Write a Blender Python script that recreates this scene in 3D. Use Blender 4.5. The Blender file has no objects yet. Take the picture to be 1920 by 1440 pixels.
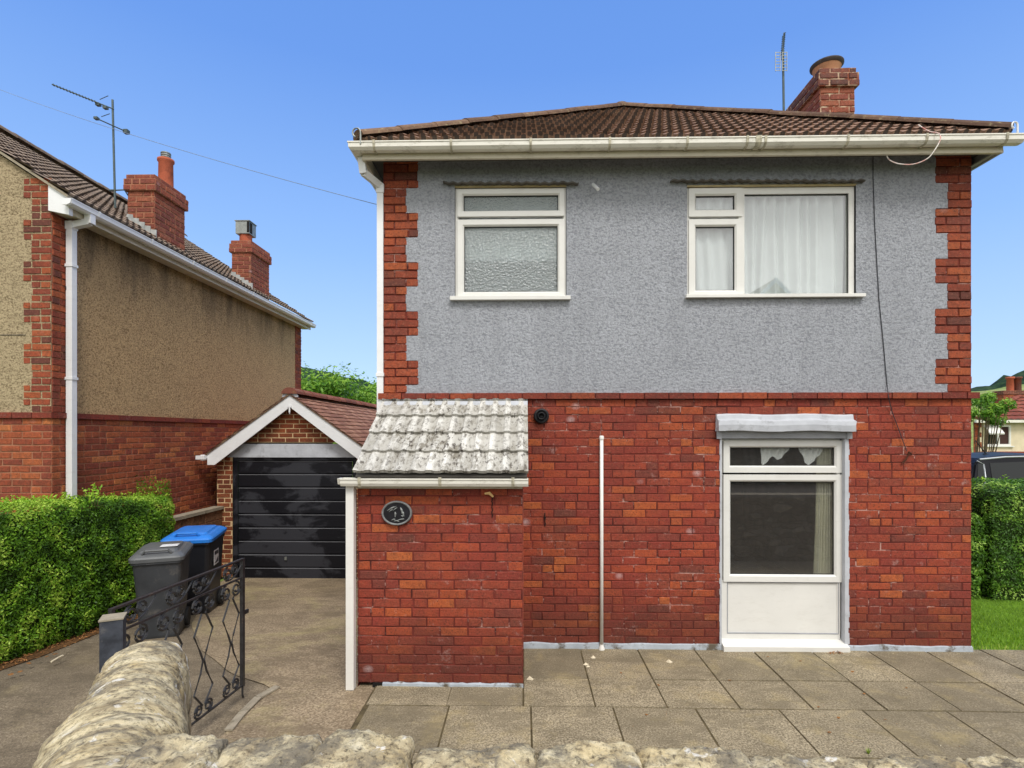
import bpy, bmesh, math, random
from mathutils import Vector, Matrix, noise as mnoise
from math import sin, cos, pi, radians, sqrt
random.seed(7)
R = random.random
def U(a, b): return a + (b - a) * R()

# ------------------------------------------------------------------ camera
S = bpy.context.scene
COL = S.collection
FPX, HC, TH, D = 1024.0, 2.02, 0.022, 5.12
cam_d = bpy.data.cameras.new("camera"); cam = bpy.data.objects.new("camera", cam_d)
COL.objects.link(cam); S.camera = cam
cam.location = (0, 0, HC); cam.rotation_euler = (pi/2, 0, TH)
cam_d.sensor_width = 36; cam_d.lens = 36 * FPX / 1920.0
cam_d.shift_y = 92 / 1920.0
cam_d.clip_start = 0.05; cam_d.clip_end = 3000

def at(px, py, Y):
    """place measured in the photograph (1920 px wide) for a surface standing at distance Y"""
    xc = (px - 960) / FPX; zc = (812 - py) / FPX
    dx = xc * cos(TH) - sin(TH); dy = xc * sin(TH) + cos(TH); k = Y / dy
    return Vector((dx * k, Y, HC + zc * k))
def atX(px, py, X):
    xc = (px - 960) / FPX; zc = (812 - py) / FPX
    dx = xc * cos(TH) - sin(TH); dy = xc * sin(TH) + cos(TH); k = X / dx
    return Vector((X, dy * k, HC + zc * k))

# ------------------------------------------------------------------ world and sun
W = bpy.data.worlds.new("World"); S.world = W; W.use_nodes = True
wt = W.node_tree; wt.nodes.clear()
def wn(t): return wt.nodes.new(t)
SUN_EL, SUN_AZ = radians(52), radians(160)      # azimuth measured from +Y towards +X
sky = wn('ShaderNodeTexSky'); sky.sky_type = 'NISHITA'; sky.sun_disc = False
sky.sun_elevation = SUN_EL; sky.sun_rotation = SUN_AZ
sky.air_density = 1.0; sky.dust_density = 0.6; sky.ozone_density = 2.0
skm = wn('ShaderNodeVectorMath'); skm.operation = 'SCALE'; skm.inputs['Scale'].default_value = 0.10
wt.links.new(sky.outputs[0], skm.inputs[0])
tc = wn('ShaderNodeTexCoord'); sx = wn('ShaderNodeSeparateXYZ'); wt.links.new(tc.outputs['Generated'], sx.inputs[0])
rp = wn('ShaderNodeValToRGB'); wt.links.new(sx.outputs['Z'], rp.inputs[0])
cr = rp.color_ramp
stops = [(0.0, (0.50, 0.66, 0.88)), (0.10, (0.41, 0.60, 0.88)), (0.30, (0.25, 0.445, 0.83)), (0.55, (0.125, 0.285, 0.72)), (1.0, (0.07, 0.2, 0.58))]
cr.elements[0].position = 0; cr.elements[0].color = stops[0][1] + (1,)
cr.elements[1].position = 1; cr.elements[1].color = stops[-1][1] + (1,)
for p, c in stops[1:-1]:
    e = cr.elements.new(p); e.color = c + (1,)
mx = wn('ShaderNodeMix'); mx.data_type = 'RGBA'; mx.inputs['Factor'].default_value = 0.85
wt.links.new(skm.outputs[0], mx.inputs['A']); wt.links.new(rp.outputs[0], mx.inputs['B'])
# bright broken cloud fills the half of the sky behind the photographer and overhead
nz = wn('ShaderNodeTexNoise'); nz.inputs['Scale'].default_value = 2.2; nz.inputs['Detail'].default_value = 6
wt.links.new(tc.outputs['Generated'], nz.inputs['Vector'])
m1 = wn('ShaderNodeMath'); m1.operation = 'MULTIPLY_ADD'; m1.inputs[1].default_value = -1.0; m1.inputs[2].default_value = -0.1
wt.links.new(sx.outputs['Y'], m1.inputs[0])
m1b = wn('ShaderNodeMath'); m1b.operation = 'MULTIPLY_ADD'; m1b.inputs[1].default_value = 0.62
wt.links.new(sx.outputs['Z'], m1b.inputs[0]); wt.links.new(m1.outputs[0], m1b.inputs[2])
m2 = wn('ShaderNodeMath'); m2.operation = 'MULTIPLY_ADD'; m2.inputs[1].default_value = 1.3; 
wt.links.new(nz.outputs[0], m2.inputs[0]); wt.links.new(m1b.outputs[0], m2.inputs[2])
cm = wn('ShaderNodeMapRange'); cm.interpolation_type = 'SMOOTHSTEP'; cm.inputs[1].default_value = 0.75; cm.inputs[2].default_value = 1.1
wt.links.new(m2.outputs[0], cm.inputs[0])
mx2 = wn('ShaderNodeMix'); mx2.data_type = 'RGBA'; wt.links.new(cm.outputs[0], mx2.inputs['Factor'])
wt.links.new(mx.outputs['Result'], mx2.inputs['A']); mx2.inputs['B'].default_value = (1.10, 1.09, 1.08, 1)
bg = wn('ShaderNodeBackground'); bg.inputs['Strength'].default_value = 1.0
wt.links.new(mx2.outputs['Result'], bg.inputs['Color'])
wo = wn('ShaderNodeOutputWorld'); wt.links.new(bg.outputs[0], wo.inputs[0])

sd = bpy.data.lights.new("sun", 'SUN'); sd.energy = 1.8; sd.angle = radians(18); sd.color = (1, 0.965, 0.91)
so = bpy.data.objects.new("sun", sd); COL.objects.link(so)
dirv = Vector((sin(SUN_AZ) * cos(SUN_EL), cos(SUN_AZ) * cos(SUN_EL), sin(SUN_EL)))
so.rotation_euler = dirv.to_track_quat('Z', 'Y').to_euler(); so.location = (0, 0, 20)
S.view_settings.view_transform = 'Standard'; S.view_settings.look = 'None'
S.view_settings.gamma = 1; S.view_settings.exposure = 0.42
S.render.engine = 'CYCLES'
S.cycles.max_bounces = 8; S.cycles.transparent_max_bounces = 12

# ------------------------------------------------------------------ materials
def lin(r, g, b):
    f = lambda c: ((c/255)/12.92 if c/255 <= 0.04045 else (((c/255)+0.055)/1.055)**2.4)
    return (f(r), f(g), f(b))
class NT:
    def __init__(s, name):
        s.m = bpy.data.materials.new(name); s.m.use_nodes = True; s.t = s.m.node_tree
        s.b = s.t.nodes['Principled BSDF']; s._g = None
    def n(s, t): return s.t.nodes.new(t)
    def l(s, a, b): s.t.links.new(a, b)
    def put(s, inp, v):
        if hasattr(v, 'is_linked') or isinstance(v, bpy.types.NodeSocket): s.l(v, inp)
        elif isinstance(v, tuple) and len(v) == 3 and inp.type == 'RGBA': inp.default_value = v + (1,)
        else: inp.default_value = v
    def pos(s):
        if not s._g: s._g = s.n('ShaderNodeNewGeometry')
        return s._g.outputs['Position']
    def obj(s):
        return s.n('ShaderNodeTexCoord').outputs['Object']
    def scale(s, v, sc):
        m = s.n('ShaderNodeMapping'); s.l(v, m.inputs[0]); m.inputs['Scale'].default_value = sc; return m.outputs[0]
    def noise(s, sc, det=3, ro=0.5, vec=None, dist=0, col=False):
        n = s.n('ShaderNodeTexNoise'); s.l(vec or s.pos(), n.inputs['Vector'])
        n.inputs['Scale'].default_value = sc; n.inputs['Detail'].default_value = det
        n.inputs['Roughness'].default_value = ro; n.inputs['Distortion'].default_value = dist
        return n.outputs[1 if col else 0]
    def vor(s, sc, vec=None, feat='F1', out='Distance', rnd=1):
        n = s.n('ShaderNodeTexVoronoi'); s.l(vec or s.pos(), n.inputs['Vector']); n.feature = feat
        n.inputs['Scale'].default_value = sc; n.inputs['Randomness'].default_value = rnd; return n.outputs[out]
    def ramp(s, fac, st, const=False):
        n = s.n('ShaderNodeValToRGB'); s.l(fac, n.inputs[0]); c = n.color_ramp
        if const: c.interpolation = 'CONSTANT'
        st = [(p, (v, v, v) if not isinstance(v, tuple) else v) for p, v in st]
        c.elements[0].position = st[0][0]; c.elements[0].color = st[0][1] + (1,)
        c.elements[1].position = st[-1][0]; c.elements[1].color = st[-1][1] + (1,)
        for p, v in st[1:-1]:
            e = c.elements.new(p); e.color = v + (1,)
        return n.outputs[0]
    def mix(s, f, a, b, mode='MIX'):
        n = s.n('ShaderNodeMix'); n.data_type = 'RGBA'; n.blend_type = mode
        s.put(n.inputs['Factor'], f); s.put(n.inputs['A'], a); s.put(n.inputs['B'], b); return n.outputs['Result']
    def math(s, op, a, b=0.0, c=0.0):
        n = s.n('ShaderNodeMath'); n.operation = op
        s.put(n.inputs[0], a); s.put(n.inputs[1], b); s.put(n.inputs[2], c); return n.outputs[0]
    def attr(s, name='rnd'):
        n = s.n('ShaderNodeAttribute'); n.attribute_name = name; return n.outputs['Fac']
    def sep(s, i, vec=None):
        n = s.n('ShaderNodeSeparateXYZ'); s.l(vec or s.pos(), n.inputs[0]); return n.outputs[i]
    def bump(s, h, st=0.5, dist=0.01, nrm=None):
        n = s.n('ShaderNodeBump'); n.inputs['Strength'].default_value = st; n.inputs['Distance'].default_value = dist
        s.l(h, n.inputs['Height'])
        if nrm: s.l(nrm, n.inputs['Normal'])
        s.l(n.outputs[0], s.b.inputs['Normal']); return n.outputs[0]
    def fin(s, col, rough=0.8, spec=0.3, **k):
        s.put(s.b.inputs['Base Color'], col); s.put(s.b.inputs['Roughness'], rough)
        s.b.inputs['Specular IOR Level'].default_value = spec
        for a, v in k.items(): s.put(s.b.inputs[a.replace('_', ' ')], v)
        return s.m
def simple(name, col, rough=0.6, var=0.12, sc=8, bump=0.0, bsc=60, spec=0.3, metal=0, dirt=None, dsc=3, damt=(0.55, 0.75)):
    t = NT(name); v = t.obj()
    dark = tuple(c * (1 - var) for c in col); lite = tuple(min(1, c * (1 + var)) for c in col)
    c = t.ramp(t.noise(sc, 4, 0.6, v), [(0.35, dark), (0.65, lite)])
    if dirt: c = t.mix(t.ramp(t.noise(dsc, 6, 0.7, v), [(damt[0], 0.0), (damt[1], 1.0)]), c, dirt)
    if bump: t.bump(t.noise(bsc, 3, 0.6, v), 0.5, bump)
    return t.fin(c, rough, spec, Metallic=metal)

def brick_mat(name, stops, white=0.0, dirt=(0.07, 0.03, 0.02), paint=None, band=0):
    t = NT(name)
    c = t.ramp(t.attr(), stops, True)
    n1 = t.noise(26, 5, 0.65)
    c = t.mix(t.ramp(n1, [(0.3, 0.6), (0.68, 0.0)]), c, dirt)
    c = t.mix(t.ramp(t.noise(48, 5, 0.7), [(0.52, 0.0), (0.72, 0.45)]), c, (0.42, 0.17, 0.10))
    if paint:   # patches of old masonry paint over the bricks
        c = t.mix(t.ramp(t.noise(1.6, 5, 0.6), [(0.36, 0.05), (0.66, 0.55)]), c, paint)
    c = t.mix(t.ramp(t.noise(0.9, 4, 0.6), [(0.35, 0.0), (0.75, 0.3)]), c, dirt)
    c = t.mix(t.ramp(t.noise(1.9, 5, 0.65), [(0.52, 0.0), (0.7, 0.3)]), c, lin(184, 88, 46))
    if band:    # damp darker courses near the ground
        z = t.sep(2); nn = t.noise(2.0, 4, 0.6)
        h = t.math('MULTIPLY_ADD', nn, -0.55, z)
        c = t.mix(t.ramp(h, [(0.0, 0.5), (0.3, 0.0)]), c, (0.07, 0.028, 0.02))
    if white:
        w = t.ramp(t.noise(5.5, 8, 0.75), [(0.60, 0.0), (0.74, white)])
        c = t.mix(w, c, (0.55, 0.42, 0.38))
        # lime bloom round a few joints
        v = t.vor(2.1, t.scale(t.pos(), (1, 1, 1.25)))
        w2 = t.math('MULTIPLY', t.ramp(v, [(0.0, 1.0), (0.11, 0.0)]), t.noise(14, 5, 0.7))
        c = t.mix(t.math('MULTIPLY', w2, white * 2.4), c, (0.62, 0.52, 0.52))
    c = t.mix(t.ramp(t.noise(75, 4, 0.7), [(0.34, 0.75), (0.46, 0.0)]), c, tuple(x*.8 for x in dirt))
    t.bump(t.math('ADD', t.noise(110, 4, 0.6), t.noise(32, 3, 0.6)), 0.8, 0.006)
    return t.fin(c, 0.82, 0.25)
RED = [(0.0, lin(138, 58, 48)), (0.18, lin(154, 66, 48)), (0.42, lin(166, 74, 50)), (0.56, lin(150, 72, 54)),
       (0.70, lin(184, 88, 50)), (0.84, lin(200, 108, 56)), (0.92, lin(112, 62, 54)), (1.0, lin(102, 60, 52))]
M = {}
M['brick'] = brick_mat('red_brick', RED, 0.5, paint=lin(152, 60, 48), band=1)
M['brick_q'] = brick_mat('quoin_brick', [(0.0, lin(146, 66, 48)), (0.3, lin(166, 80, 52)), (0.55, lin(138, 66, 52)), (0.7, lin(180, 92, 54)), (0.88, lin(108, 60, 52)), (1.0, lin(108, 60, 52))], 0.15)
M['string'] = brick_mat('string_course_brick', [(0.0, lin(128, 52, 44)), (0.35, lin(144, 58, 44)), (0.75, lin(164, 76, 48)), (1.0, lin(108, 52, 44))], 0.2)
t = NT('red_stained_mortar')
c = t.ramp(t.noise(5, 5, 0.6), [(0.35, lin(70, 34, 30)), (0.65, lin(118, 52, 44))])
c = t.mix(t.ramp(t.noise(3.2, 6, 0.75, t.scale(t.pos(), (1, 1, 2.2))), [(0.55, 0.0), (0.64, 0.8)]), c, lin(190, 150, 138))
M['mortar_red'] = t.fin(c, 0.9, 0.2)
M['brick_n'] = brick_mat('neighbour_brick', [(0.0, lin(156, 74, 50)), (0.3, lin(178, 90, 56)), (0.55, lin(190, 102, 60)), (0.75, lin(150, 70, 52)), (0.9, lin(208, 124, 72)), (1.0, lin(106, 60, 50))], 0.15)
M['mortar_n'] = simple('neighbour_mortar', lin(150, 104, 80), 0.9, 0.3, 6, 0.003, 90)
M['brick_g'] = brick_mat('garage_brick', [(0.0, lin(134, 70, 40)), (0.4, lin(152, 84, 48)), (0.75, lin(120, 60, 36)), (1.0, lin(166, 98, 60))], 0.0)
M['mortar_g'] = simple('sand_mortar', lin(196, 168, 128), 0.9, 0.15, 8, 0.003, 90)
M['brick_c'] = brick_mat('chimney_brick', [(0.0, lin(150, 80, 66)), (0.35, lin(166, 92, 70)), (0.65, lin(140, 76, 64)), (0.85, lin(178, 106, 80)), (1.0, lin(112, 72, 66))], 0.3)
M['brick_cap'] = brick_mat('sooty_brick', [(0.0, lin(112, 62, 52)), (0.4, lin(128, 74, 62)), (0.7, lin(96, 58, 52)), (1.0, lin(140, 80, 62))], 0.2, dirt=(0.05, 0.04, 0.035))
M['mortar_c'] = simple('pale_mortar', lin(196, 174, 148), 0.9, 0.3, 10, 0.003, 90, dirt=lin(130, 70, 50), dsc=9, damt=(0.4, 0.55))

def render_mat(name, col, pit, bs, bd, stain=None, streak=0.0, cell=130):
    t = NT(name)
    h = t.noise(bs * .62, 7, 0.82, t.scale(t.pos(), (1, 1, 1.35)), 0.3); h2 = t.vor(bs * 1.1, None, 'SMOOTH_F1')
    hh = t.math('SUBTRACT', h, t.math('MULTIPLY', h2, 0.22))
    c = t.ramp(hh, [(0.31, pit), (0.41, col), (0.53, tuple(min(1, x * 1.17) for x in col))])
    c = t.mix(t.ramp(t.noise(7, 6, 0.7), [(0.5, 0.0), (0.72, 0.25)]), c, pit)
    big = t.noise(1.1, 5, 0.6)
    c = t.mix(t.ramp(big, [(0.35, 0.0), (0.7, 0.30)]), c, tuple(x * 0.72 for x in col))
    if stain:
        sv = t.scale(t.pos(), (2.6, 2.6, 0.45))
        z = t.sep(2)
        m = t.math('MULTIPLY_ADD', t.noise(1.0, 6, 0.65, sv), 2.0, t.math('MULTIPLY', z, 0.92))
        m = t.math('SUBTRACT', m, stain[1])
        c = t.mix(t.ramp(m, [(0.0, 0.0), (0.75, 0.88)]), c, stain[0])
    if streak:
        sv = t.scale(t.pos(), (3.0, 3.0, 0.25))
        c = t.mix(t.ramp(t.noise(1.6, 5, 0.65, sv), [(0.5, 0.0), (0.75, streak)]), c, tuple(x * 0.6 for x in col))
    t.bump(hh, 1.0, bd)
    return t.fin(c, 0.88, 0.2)
M['render'] = render_mat('grey_painted_render', lin(172, 175, 182), lin(144, 147, 154), 54, 0.02, streak=0.35)
M['pebble'] = render_mat('tan_pebbledash', lin(182, 164, 132), lin(122, 106, 80), 60, 0.02)
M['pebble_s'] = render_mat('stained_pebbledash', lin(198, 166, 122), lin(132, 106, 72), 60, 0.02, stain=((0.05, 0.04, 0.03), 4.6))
M['cream_render'] = simple('cream_render', lin(214, 200, 172), 0.9, 0.08, 3)
def upvc(name, col, grime=0.5, gcol=lin(120, 104, 74)):
    t = NT(name); v = t.pos()
    c = t.ramp(t.noise(4, 4, 0.5), [(0.3, tuple(x * 0.93 for x in col)), (0.7, col)])
    sv = t.scale(v, (5, 5, 16))
    c = t.mix(t.ramp(t.noise(1.6, 7, 0.75, sv), [(0.52, 0.0), (0.72, grime)]), c, gcol)
    return t.fin(c, 0.38, 0.45)
M['upvc'] = upvc('white_window_plastic', lin(222, 221, 216), 0.10)
M['gutter'] = upvc('weathered_white_plastic', lin(228, 225, 214), 0.6, lin(120, 112, 88))
M['fascia'] = upvc('cream_fascia', lin(206, 198, 178), 0.55, lin(124, 108, 82))
M['gutter_clip'] = simple('grubby_gutter_clip', lin(180, 174, 154), 0.6, 0.3, 30)
M['white'] = upvc('white_plastic', lin(230, 231, 232), 0.12)
M['pipe'] = upvc('white_pipe_paint', lin(228, 226, 220), 0.15, lin(160, 150, 130))
M['grey_eaves'] = simple('weathered_grey_board', lin(150, 150, 150), 0.85, 0.15, 6, dirt=lin(96, 90, 84), dsc=4)
M['soffit'] = simple('dark_soffit_board', lin(96, 92, 86), 0.9, 0.2, 6)
M['grey_paint'] = simple('pale_grey_paint', lin(182, 185, 191), 0.6, 0.08, 7, 0.003, 30, dirt=lin(130, 130, 132), dsc=5)
M['grey_dark'] = simple('mid_grey_paint', lin(150, 152, 156), 0.7, 0.1, 7, 0.003, 30)
M['plinth'] = simple('grey_plinth_paint', lin(168, 176, 184), 0.75, 0.15, 9, 0.006, 25, dirt=lin(92, 84, 72), dsc=4.5, damt=(0.52, 0.62))
M['black_door'] = None
t = NT('black_steel_door')
v = t.scale(t.pos(), (1, 1, 1.5))
c = t.mix(t.ramp(t.noise(1.5, 6, 0.62, v, 0.6), [(0.47, 0.0), (0.53, 1.0)]), (0.008, 0.008, 0.011), (0.034, 0.035, 0.042))
M['black_door'] = t.fin(c, 0.5, 0.2)
M['black'] = simple('black_paint', (0.012, 0.012, 0.014), 0.45, 0.3, 20, dirt=(0.06, 0.045, 0.04), dsc=14, damt=(0.6, 0.7))
M['blackgate'] = simple('black_gate_paint', (0.022, 0.021, 0.022), 0.42, 0.3, 20, dirt=(0.10, 0.07, 0.05), dsc=18, damt=(0.6, 0.72), spec=0.5)
M['postblue'] = simple('dark_weathered_post', (0.045, 0.05, 0.062), 0.6, 0.4, 14, dirt=(0.16, 0.15, 0.14), dsc=8)
M['rubber'] = simple('black_rubber', (0.012, 0.012, 0.012), 0.7)
M['bin_grey'] = simple('grey_bin_plastic', (0.042, 0.046, 0.052), 0.5, 0.2, 5, dirt=(0.13, 0.12, 0.11), dsc=7, spec=0.4)
M['bin_lid'] = simple('grey_bin_lid', (0.10, 0.105, 0.11), 0.4, 0.1, 5, spec=0.45)
M['bin_black'] = simple('black_bin_plastic', (0.012, 0.013, 0.018), 0.4, 0.1, 5, spec=0.45)
M['bin_blue'] = simple('blue_bin_lid', lin(42, 118, 205), 0.35, 0.08, 5, spec=0.45)
M['sticker'] = simple('white_sticker', (0.65, 0.65, 0.66), 0.5, 0.1, 30)
M['sticker_dark'] = simple('sticker_print', (0.05, 0.05, 0.06), 0.5)
M['terracotta'] = simple('terracotta', lin(172, 92, 66), 0.8, 0.12, 8, dirt=lin(110, 60, 46), dsc=6)
M['terracotta_pale'] = simple('weathered_terracotta', lin(176, 128, 96), 0.85, 0.15, 8, dirt=lin(80, 66, 56), dsc=8)
M['metal_grey'] = simple('galvanised_metal', lin(142, 146, 142), 0.45, 0.15, 12, metal=0.6)
M['aerial'] = simple('aerial_metal', lin(82, 94, 94), 0.5, 0.2, 12, metal=0.3)
M['lead'] = simple('lead_flashing', lin(150, 152, 150), 0.6, 0.2, 12)
M['lead_dark'] = simple('dark_pot_rim', lin(72, 66, 64), 0.8, 0.2, 12)
M['wire'] = simple('dark_wire', (0.03, 0.03, 0.035), 0.6)
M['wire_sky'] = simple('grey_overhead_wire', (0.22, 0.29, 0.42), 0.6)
M['wire_red'] = simple('pink_white_wire', lin(196, 120, 110), 0.6, 0.3, 6, dirt=lin(220, 214, 206), dsc=4, damt=(0.4, 0.5))
M['rust'] = simple('rusty_iron', lin(86, 50, 36), 0.85, 0.4, 30, 0.002, 120)
M['foam'] = simple('yellow_foam', lin(226, 190, 130), 0.9, 0.1, 20)
M['dark_gap'] = simple('dark_gap', (0.01, 0.009, 0.008), 0.9)
M['hump_shade'] = simple('painted_hump_shade', (0.085, 0.064, 0.054), 0.95)  # dark colour painted on tile risers for the shade under the humps
M['plaque_rim'] = simple('pewter_plaque_rim', lin(120, 122, 122), 0.6, 0.2, 40, 0.002, 90)
M['plaque'] = simple('black_plaque_glaze', (0.012, 0.012, 0.016), 0.3, 0.3, 20, spec=0.5)
M['plaque_relief'] = simple('worn_grey_relief', lin(134, 138, 136), 0.6, 0.3, 50)
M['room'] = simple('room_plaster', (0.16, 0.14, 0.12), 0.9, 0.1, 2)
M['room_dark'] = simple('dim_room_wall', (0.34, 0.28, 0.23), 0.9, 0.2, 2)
M['carpet'] = simple('room_carpet', (0.16, 0.11, 0.09), 0.95, 0.2, 20)
def cloth(name, col, transl=0.5, rough=0.9):
    t = NT(name); t.fin(t.ramp(t.noise(6, 3, 0.5), [(0.3, tuple(c * .93 for c in col)), (0.7, col)]), rough, 0.1)
    tr = t.n('ShaderNodeBsdfTranslucent'); tr.inputs[0].default_value = col + (1,)
    mm = t.n('ShaderNodeMixShader'); mm.inputs[0].default_value = transl
    t.l(t.b.outputs[0], mm.inputs[1]); t.l(tr.outputs[0], mm.inputs[2])
    t.l(mm.outputs[0], t.t.nodes['Material Output'].inputs[0]); return t.m
M['net'] = cloth('white_net_fabric', (0.88, 0.89, 0.88), 0.12)
M['curtain'] = cloth('cream_curtain_fabric', (0.78, 0.76, 0.62), 0.15)
def glass(name, tint=(1, 1, 1), refl=1.0, ior=1.52, wav=0.0, light_veil=0.0):
    t = NT(name)
    tr = t.n('ShaderNodeBsdfTransparent'); tr.inputs[0].default_value = tint + (1,)
    gl = t.n('ShaderNodeBsdfGlossy'); gl.inputs['Roughness'].default_value = 0.0
    gl.inputs[0].default_value = (refl, refl, refl, 1)
    fr = t.n('ShaderNodeFresnel'); fr.inputs[0].default_value = ior
    if wav:
        b = t.n('ShaderNodeBump'); b.inputs['Strength'].default_value = 0.3; b.inputs['Distance'].default_value = wav
        t.l(t.noise(1.5, 1, 0.5), b.inputs['Height']); t.l(b.outputs[0], gl.inputs['Normal'])
    f = t.math('MULTIPLY', t.math('MULTIPLY', fr.outputs[0], 2.3), t.math('SUBTRACT', 1.0, t.n('ShaderNodeNewGeometry').outputs['Backfacing']))   # double glazing: two reflecting faces
    mm = t.n('ShaderNodeMixShader'); t.l(f, mm.inputs[0]); t.l(tr.outputs[0], mm.inputs[1]); t.l(gl.outputs[0], mm.inputs[2])
    if light_veil:  # diffuse veil painted over the pane in place of brighter reflected light
        df = t.n('ShaderNodeBsdfDiffuse'); df.inputs[0].default_value = (0.55, 0.50, 0.45, 1); m3 = t.n('ShaderNodeMixShader'); m3.inputs[0].default_value = light_veil
        t.l(mm.outputs[0], m3.inputs[1]); t.l(df.outputs[0], m3.inputs[2]); mm = m3
    t.l(mm.outputs[0], t.t.nodes['Material Output'].inputs[0]); return t.m
M['glass'] = glass('window_glass', (0.94, 0.95, 0.94), 1.0, 1.7, 0.002, light_veil=0.03)
M['glass2'] = glass('upstairs_window_glass', (0.90, 0.92, 0.92), 1.0, 1.75, 0.002)
t = NT('car_glass'); M['car_glass'] = t.fin((0.012, 0.014, 0.014), 0.05, 0.3)
t = NT('car_paint'); M['car_paint'] = t.fin((0.01, 0.01, 0.013), 0.4, 0.12, Coat_Weight=0.0, Coat_Roughness=0.1)
t = NT('frosted_glass')
z = t.sep(2)
zz = t.math('ADD', z, t.math('MULTIPLY', t.noise(30, 4, 0.6), 0.35))
h = t.math('ADD', t.vor(48), t.noise(40, 3, 0.6))
# obscured bathroom glass: an added short curtain behind lightens all but its foot
t.bump(h, 0.7, 0.011)
t.fin((0.80, 0.87, 0.88), 0.24, 0.5, Transmission_Weight=0.8)
M['frost'] = t.m
def roof_mat(name, c0, c1, c2, lich, lam=0.5, hump=None):
    t = NT(name)
    c = t.ramp(t.attr(), [(0, c0), (0.5, c1), (1, c2)])
    c = t.mix(t.ramp(t.noise(9, 5, 0.7), [(0.4, 0.0), (0.75, 0.7)]), c, tuple(x * 0.45 for x in c0))
    c = t.mix(t.ramp(t.noise(16, 6, 0.75), [(0.55, 0.0), (0.68, lam)]), c, lich)
    if hump:
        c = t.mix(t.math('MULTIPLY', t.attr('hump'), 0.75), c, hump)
    t.bump(t.noise(70, 4, 0.6), 0.7, 0.006)
    return t.fin(c, 0.85, 0.2)
M['roof'] = roof_mat('brown_red_pantiles', lin(92, 69, 60), lin(108, 82, 70), lin(130, 100, 86), lin(172, 150, 122), 0.5, lin(176, 142, 118))
M['roof_n'] = roof_mat('brown_grey_tiles', lin(108, 92, 80), lin(124, 106, 92), lin(142, 122, 104), lin(160, 150, 126), 0.5, lin(164, 146, 128))
M['roof_g'] = roof_mat('red_plain_tiles', lin(138, 94, 76), lin(158, 112, 90), lin(176, 132, 108), lin(190, 168, 140), 0.35)
M['roof_far'] = roof_mat('far_red_tiles', lin(120, 66, 56), lin(134, 76, 64), lin(150, 88, 74), lin(160, 120, 100), 0.2)
M['ridge'] = roof_mat('mossy_ridge_tiles', lin(92, 70, 58), lin(108, 84, 68), lin(128, 102, 82), lin(158, 146, 112), 0.7)
M['ridge_g'] = roof_mat('garage_ridge_tiles', lin(140, 82, 66), lin(158, 98, 80), lin(120, 74, 62), lin(150, 140, 90), 0.6)
t = NT('lichened_white_tiles')
c = t.ramp(t.attr(), [(0, lin(184, 182, 176)), (0.5, lin(198, 196, 190)), (1, lin(212, 210, 204))])
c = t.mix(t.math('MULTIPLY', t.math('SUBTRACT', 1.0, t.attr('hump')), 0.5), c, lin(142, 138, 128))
sv = t.scale(t.pos(), (1, .45, .45))
pm = t.ramp(t.noise(2.4, 4, 0.6), [(0.35, 0.35), (0.6, 1.0)])
c = t.mix(t.math('MULTIPLY', pm, t.ramp(t.noise(15, 7, 0.78, sv), [(0.47, 0.0), (0.58, 0.85)])), c, lin(112, 106, 94))
c = t.mix(t.math('MULTIPLY', pm, t.ramp(t.noise(34, 5, 0.7, sv), [(0.54, 0.0), (0.60, 0.9)])), c, lin(64, 56, 50))
t.bump(t.noise(60, 4, 0.6), 0.7, 0.006); M['roof_p'] = t.fin(c, 0.9, 0.2)

def ground_mat(name, c0, c1, c2, gsc=160, bd=0.004, patch=None, pat=(0.5, 0.7), psc=1.2, attr=False, agg=None, spots=None):
    t = NT(name)
    g = t.noise(gsc, 3, 0.7)
    c = t.ramp(g, [(0.36, c0), (0.5, c1), (0.66, c2)])
    if agg:
        c = t.mix(t.ramp(t.vor(gsc * 0.55), [(0.12, 0.8), (0.3, 0.0)]), c, agg)
    if attr: c = t.mix(t.ramp(t.attr(), [(0, 0.0), (0.5, 0.2), (1, 0.6)]), c, tuple(x * 0.55 for x in c1))
    c = t.mix(t.ramp(t.noise(2.3, 6, 0.65), [(0.4, 0.0), (0.7, 0.5)]), c, tuple(x * 0.55 for x in c0))
    if patch: c = t.mix(t.ramp(t.noise(psc, 6, 0.7, None, 0.4), [(pat[0], 0.0), (pat[1], 0.8)]), c, patch)
    if spots: c = t.mix(t.ramp(t.noise(11, 6, 0.8), [(0.62, 0.0), (0.72, 0.6)]), c, spots)
    c = t.mix(t.ramp(t.noise(3.4, 7, 0.75, t.scale(t.pos(), (.7, 1.6, 1)), .5), [(0.50, 0.0), (0.60, 0.6)]), c, tuple(x * 0.55 for x in c1))
    t.bump(g, 0.8, bd)
    return t.fin(c, 0.9, 0.2)
M['slab'] = ground_mat('aggregate_paving', lin(104, 95, 78), lin(150, 138, 114), lin(196, 183, 156), 85, 0.004, lin(166, 150, 108), (0.52, 0.78), 2.6, True, lin(190, 176, 146), lin(186, 172, 128))
M['slab_gap'] = simple('mossy_joint', lin(86, 76, 54), 0.95, 0.4, 9)
M['concrete'] = ground_mat('worn_concrete', lin(116, 101, 82), lin(148, 131, 107), lin(178, 161, 134), 60, 0.004, lin(170, 158, 112), (0.5, 0.72), 1.1, False, None, lin(120, 92, 72))
M['tarmac'] = ground_mat('old_tarmac', lin(98, 87, 73), lin(126, 113, 94), lin(158, 144, 120), 100, 0.005, lin(150, 136, 104), (0.58, 0.8), 1.6)
M['road'] = ground_mat('road_asphalt', (0.03, 0.03, 0.032), (0.05, 0.05, 0.05), (0.08, 0.08, 0.08), 110, 0.005)
M['earth'] = ground_mat('leafy_earth', lin(70, 50, 32), lin(108, 78, 48), lin(150, 108, 64), 50, 0.01)
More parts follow.
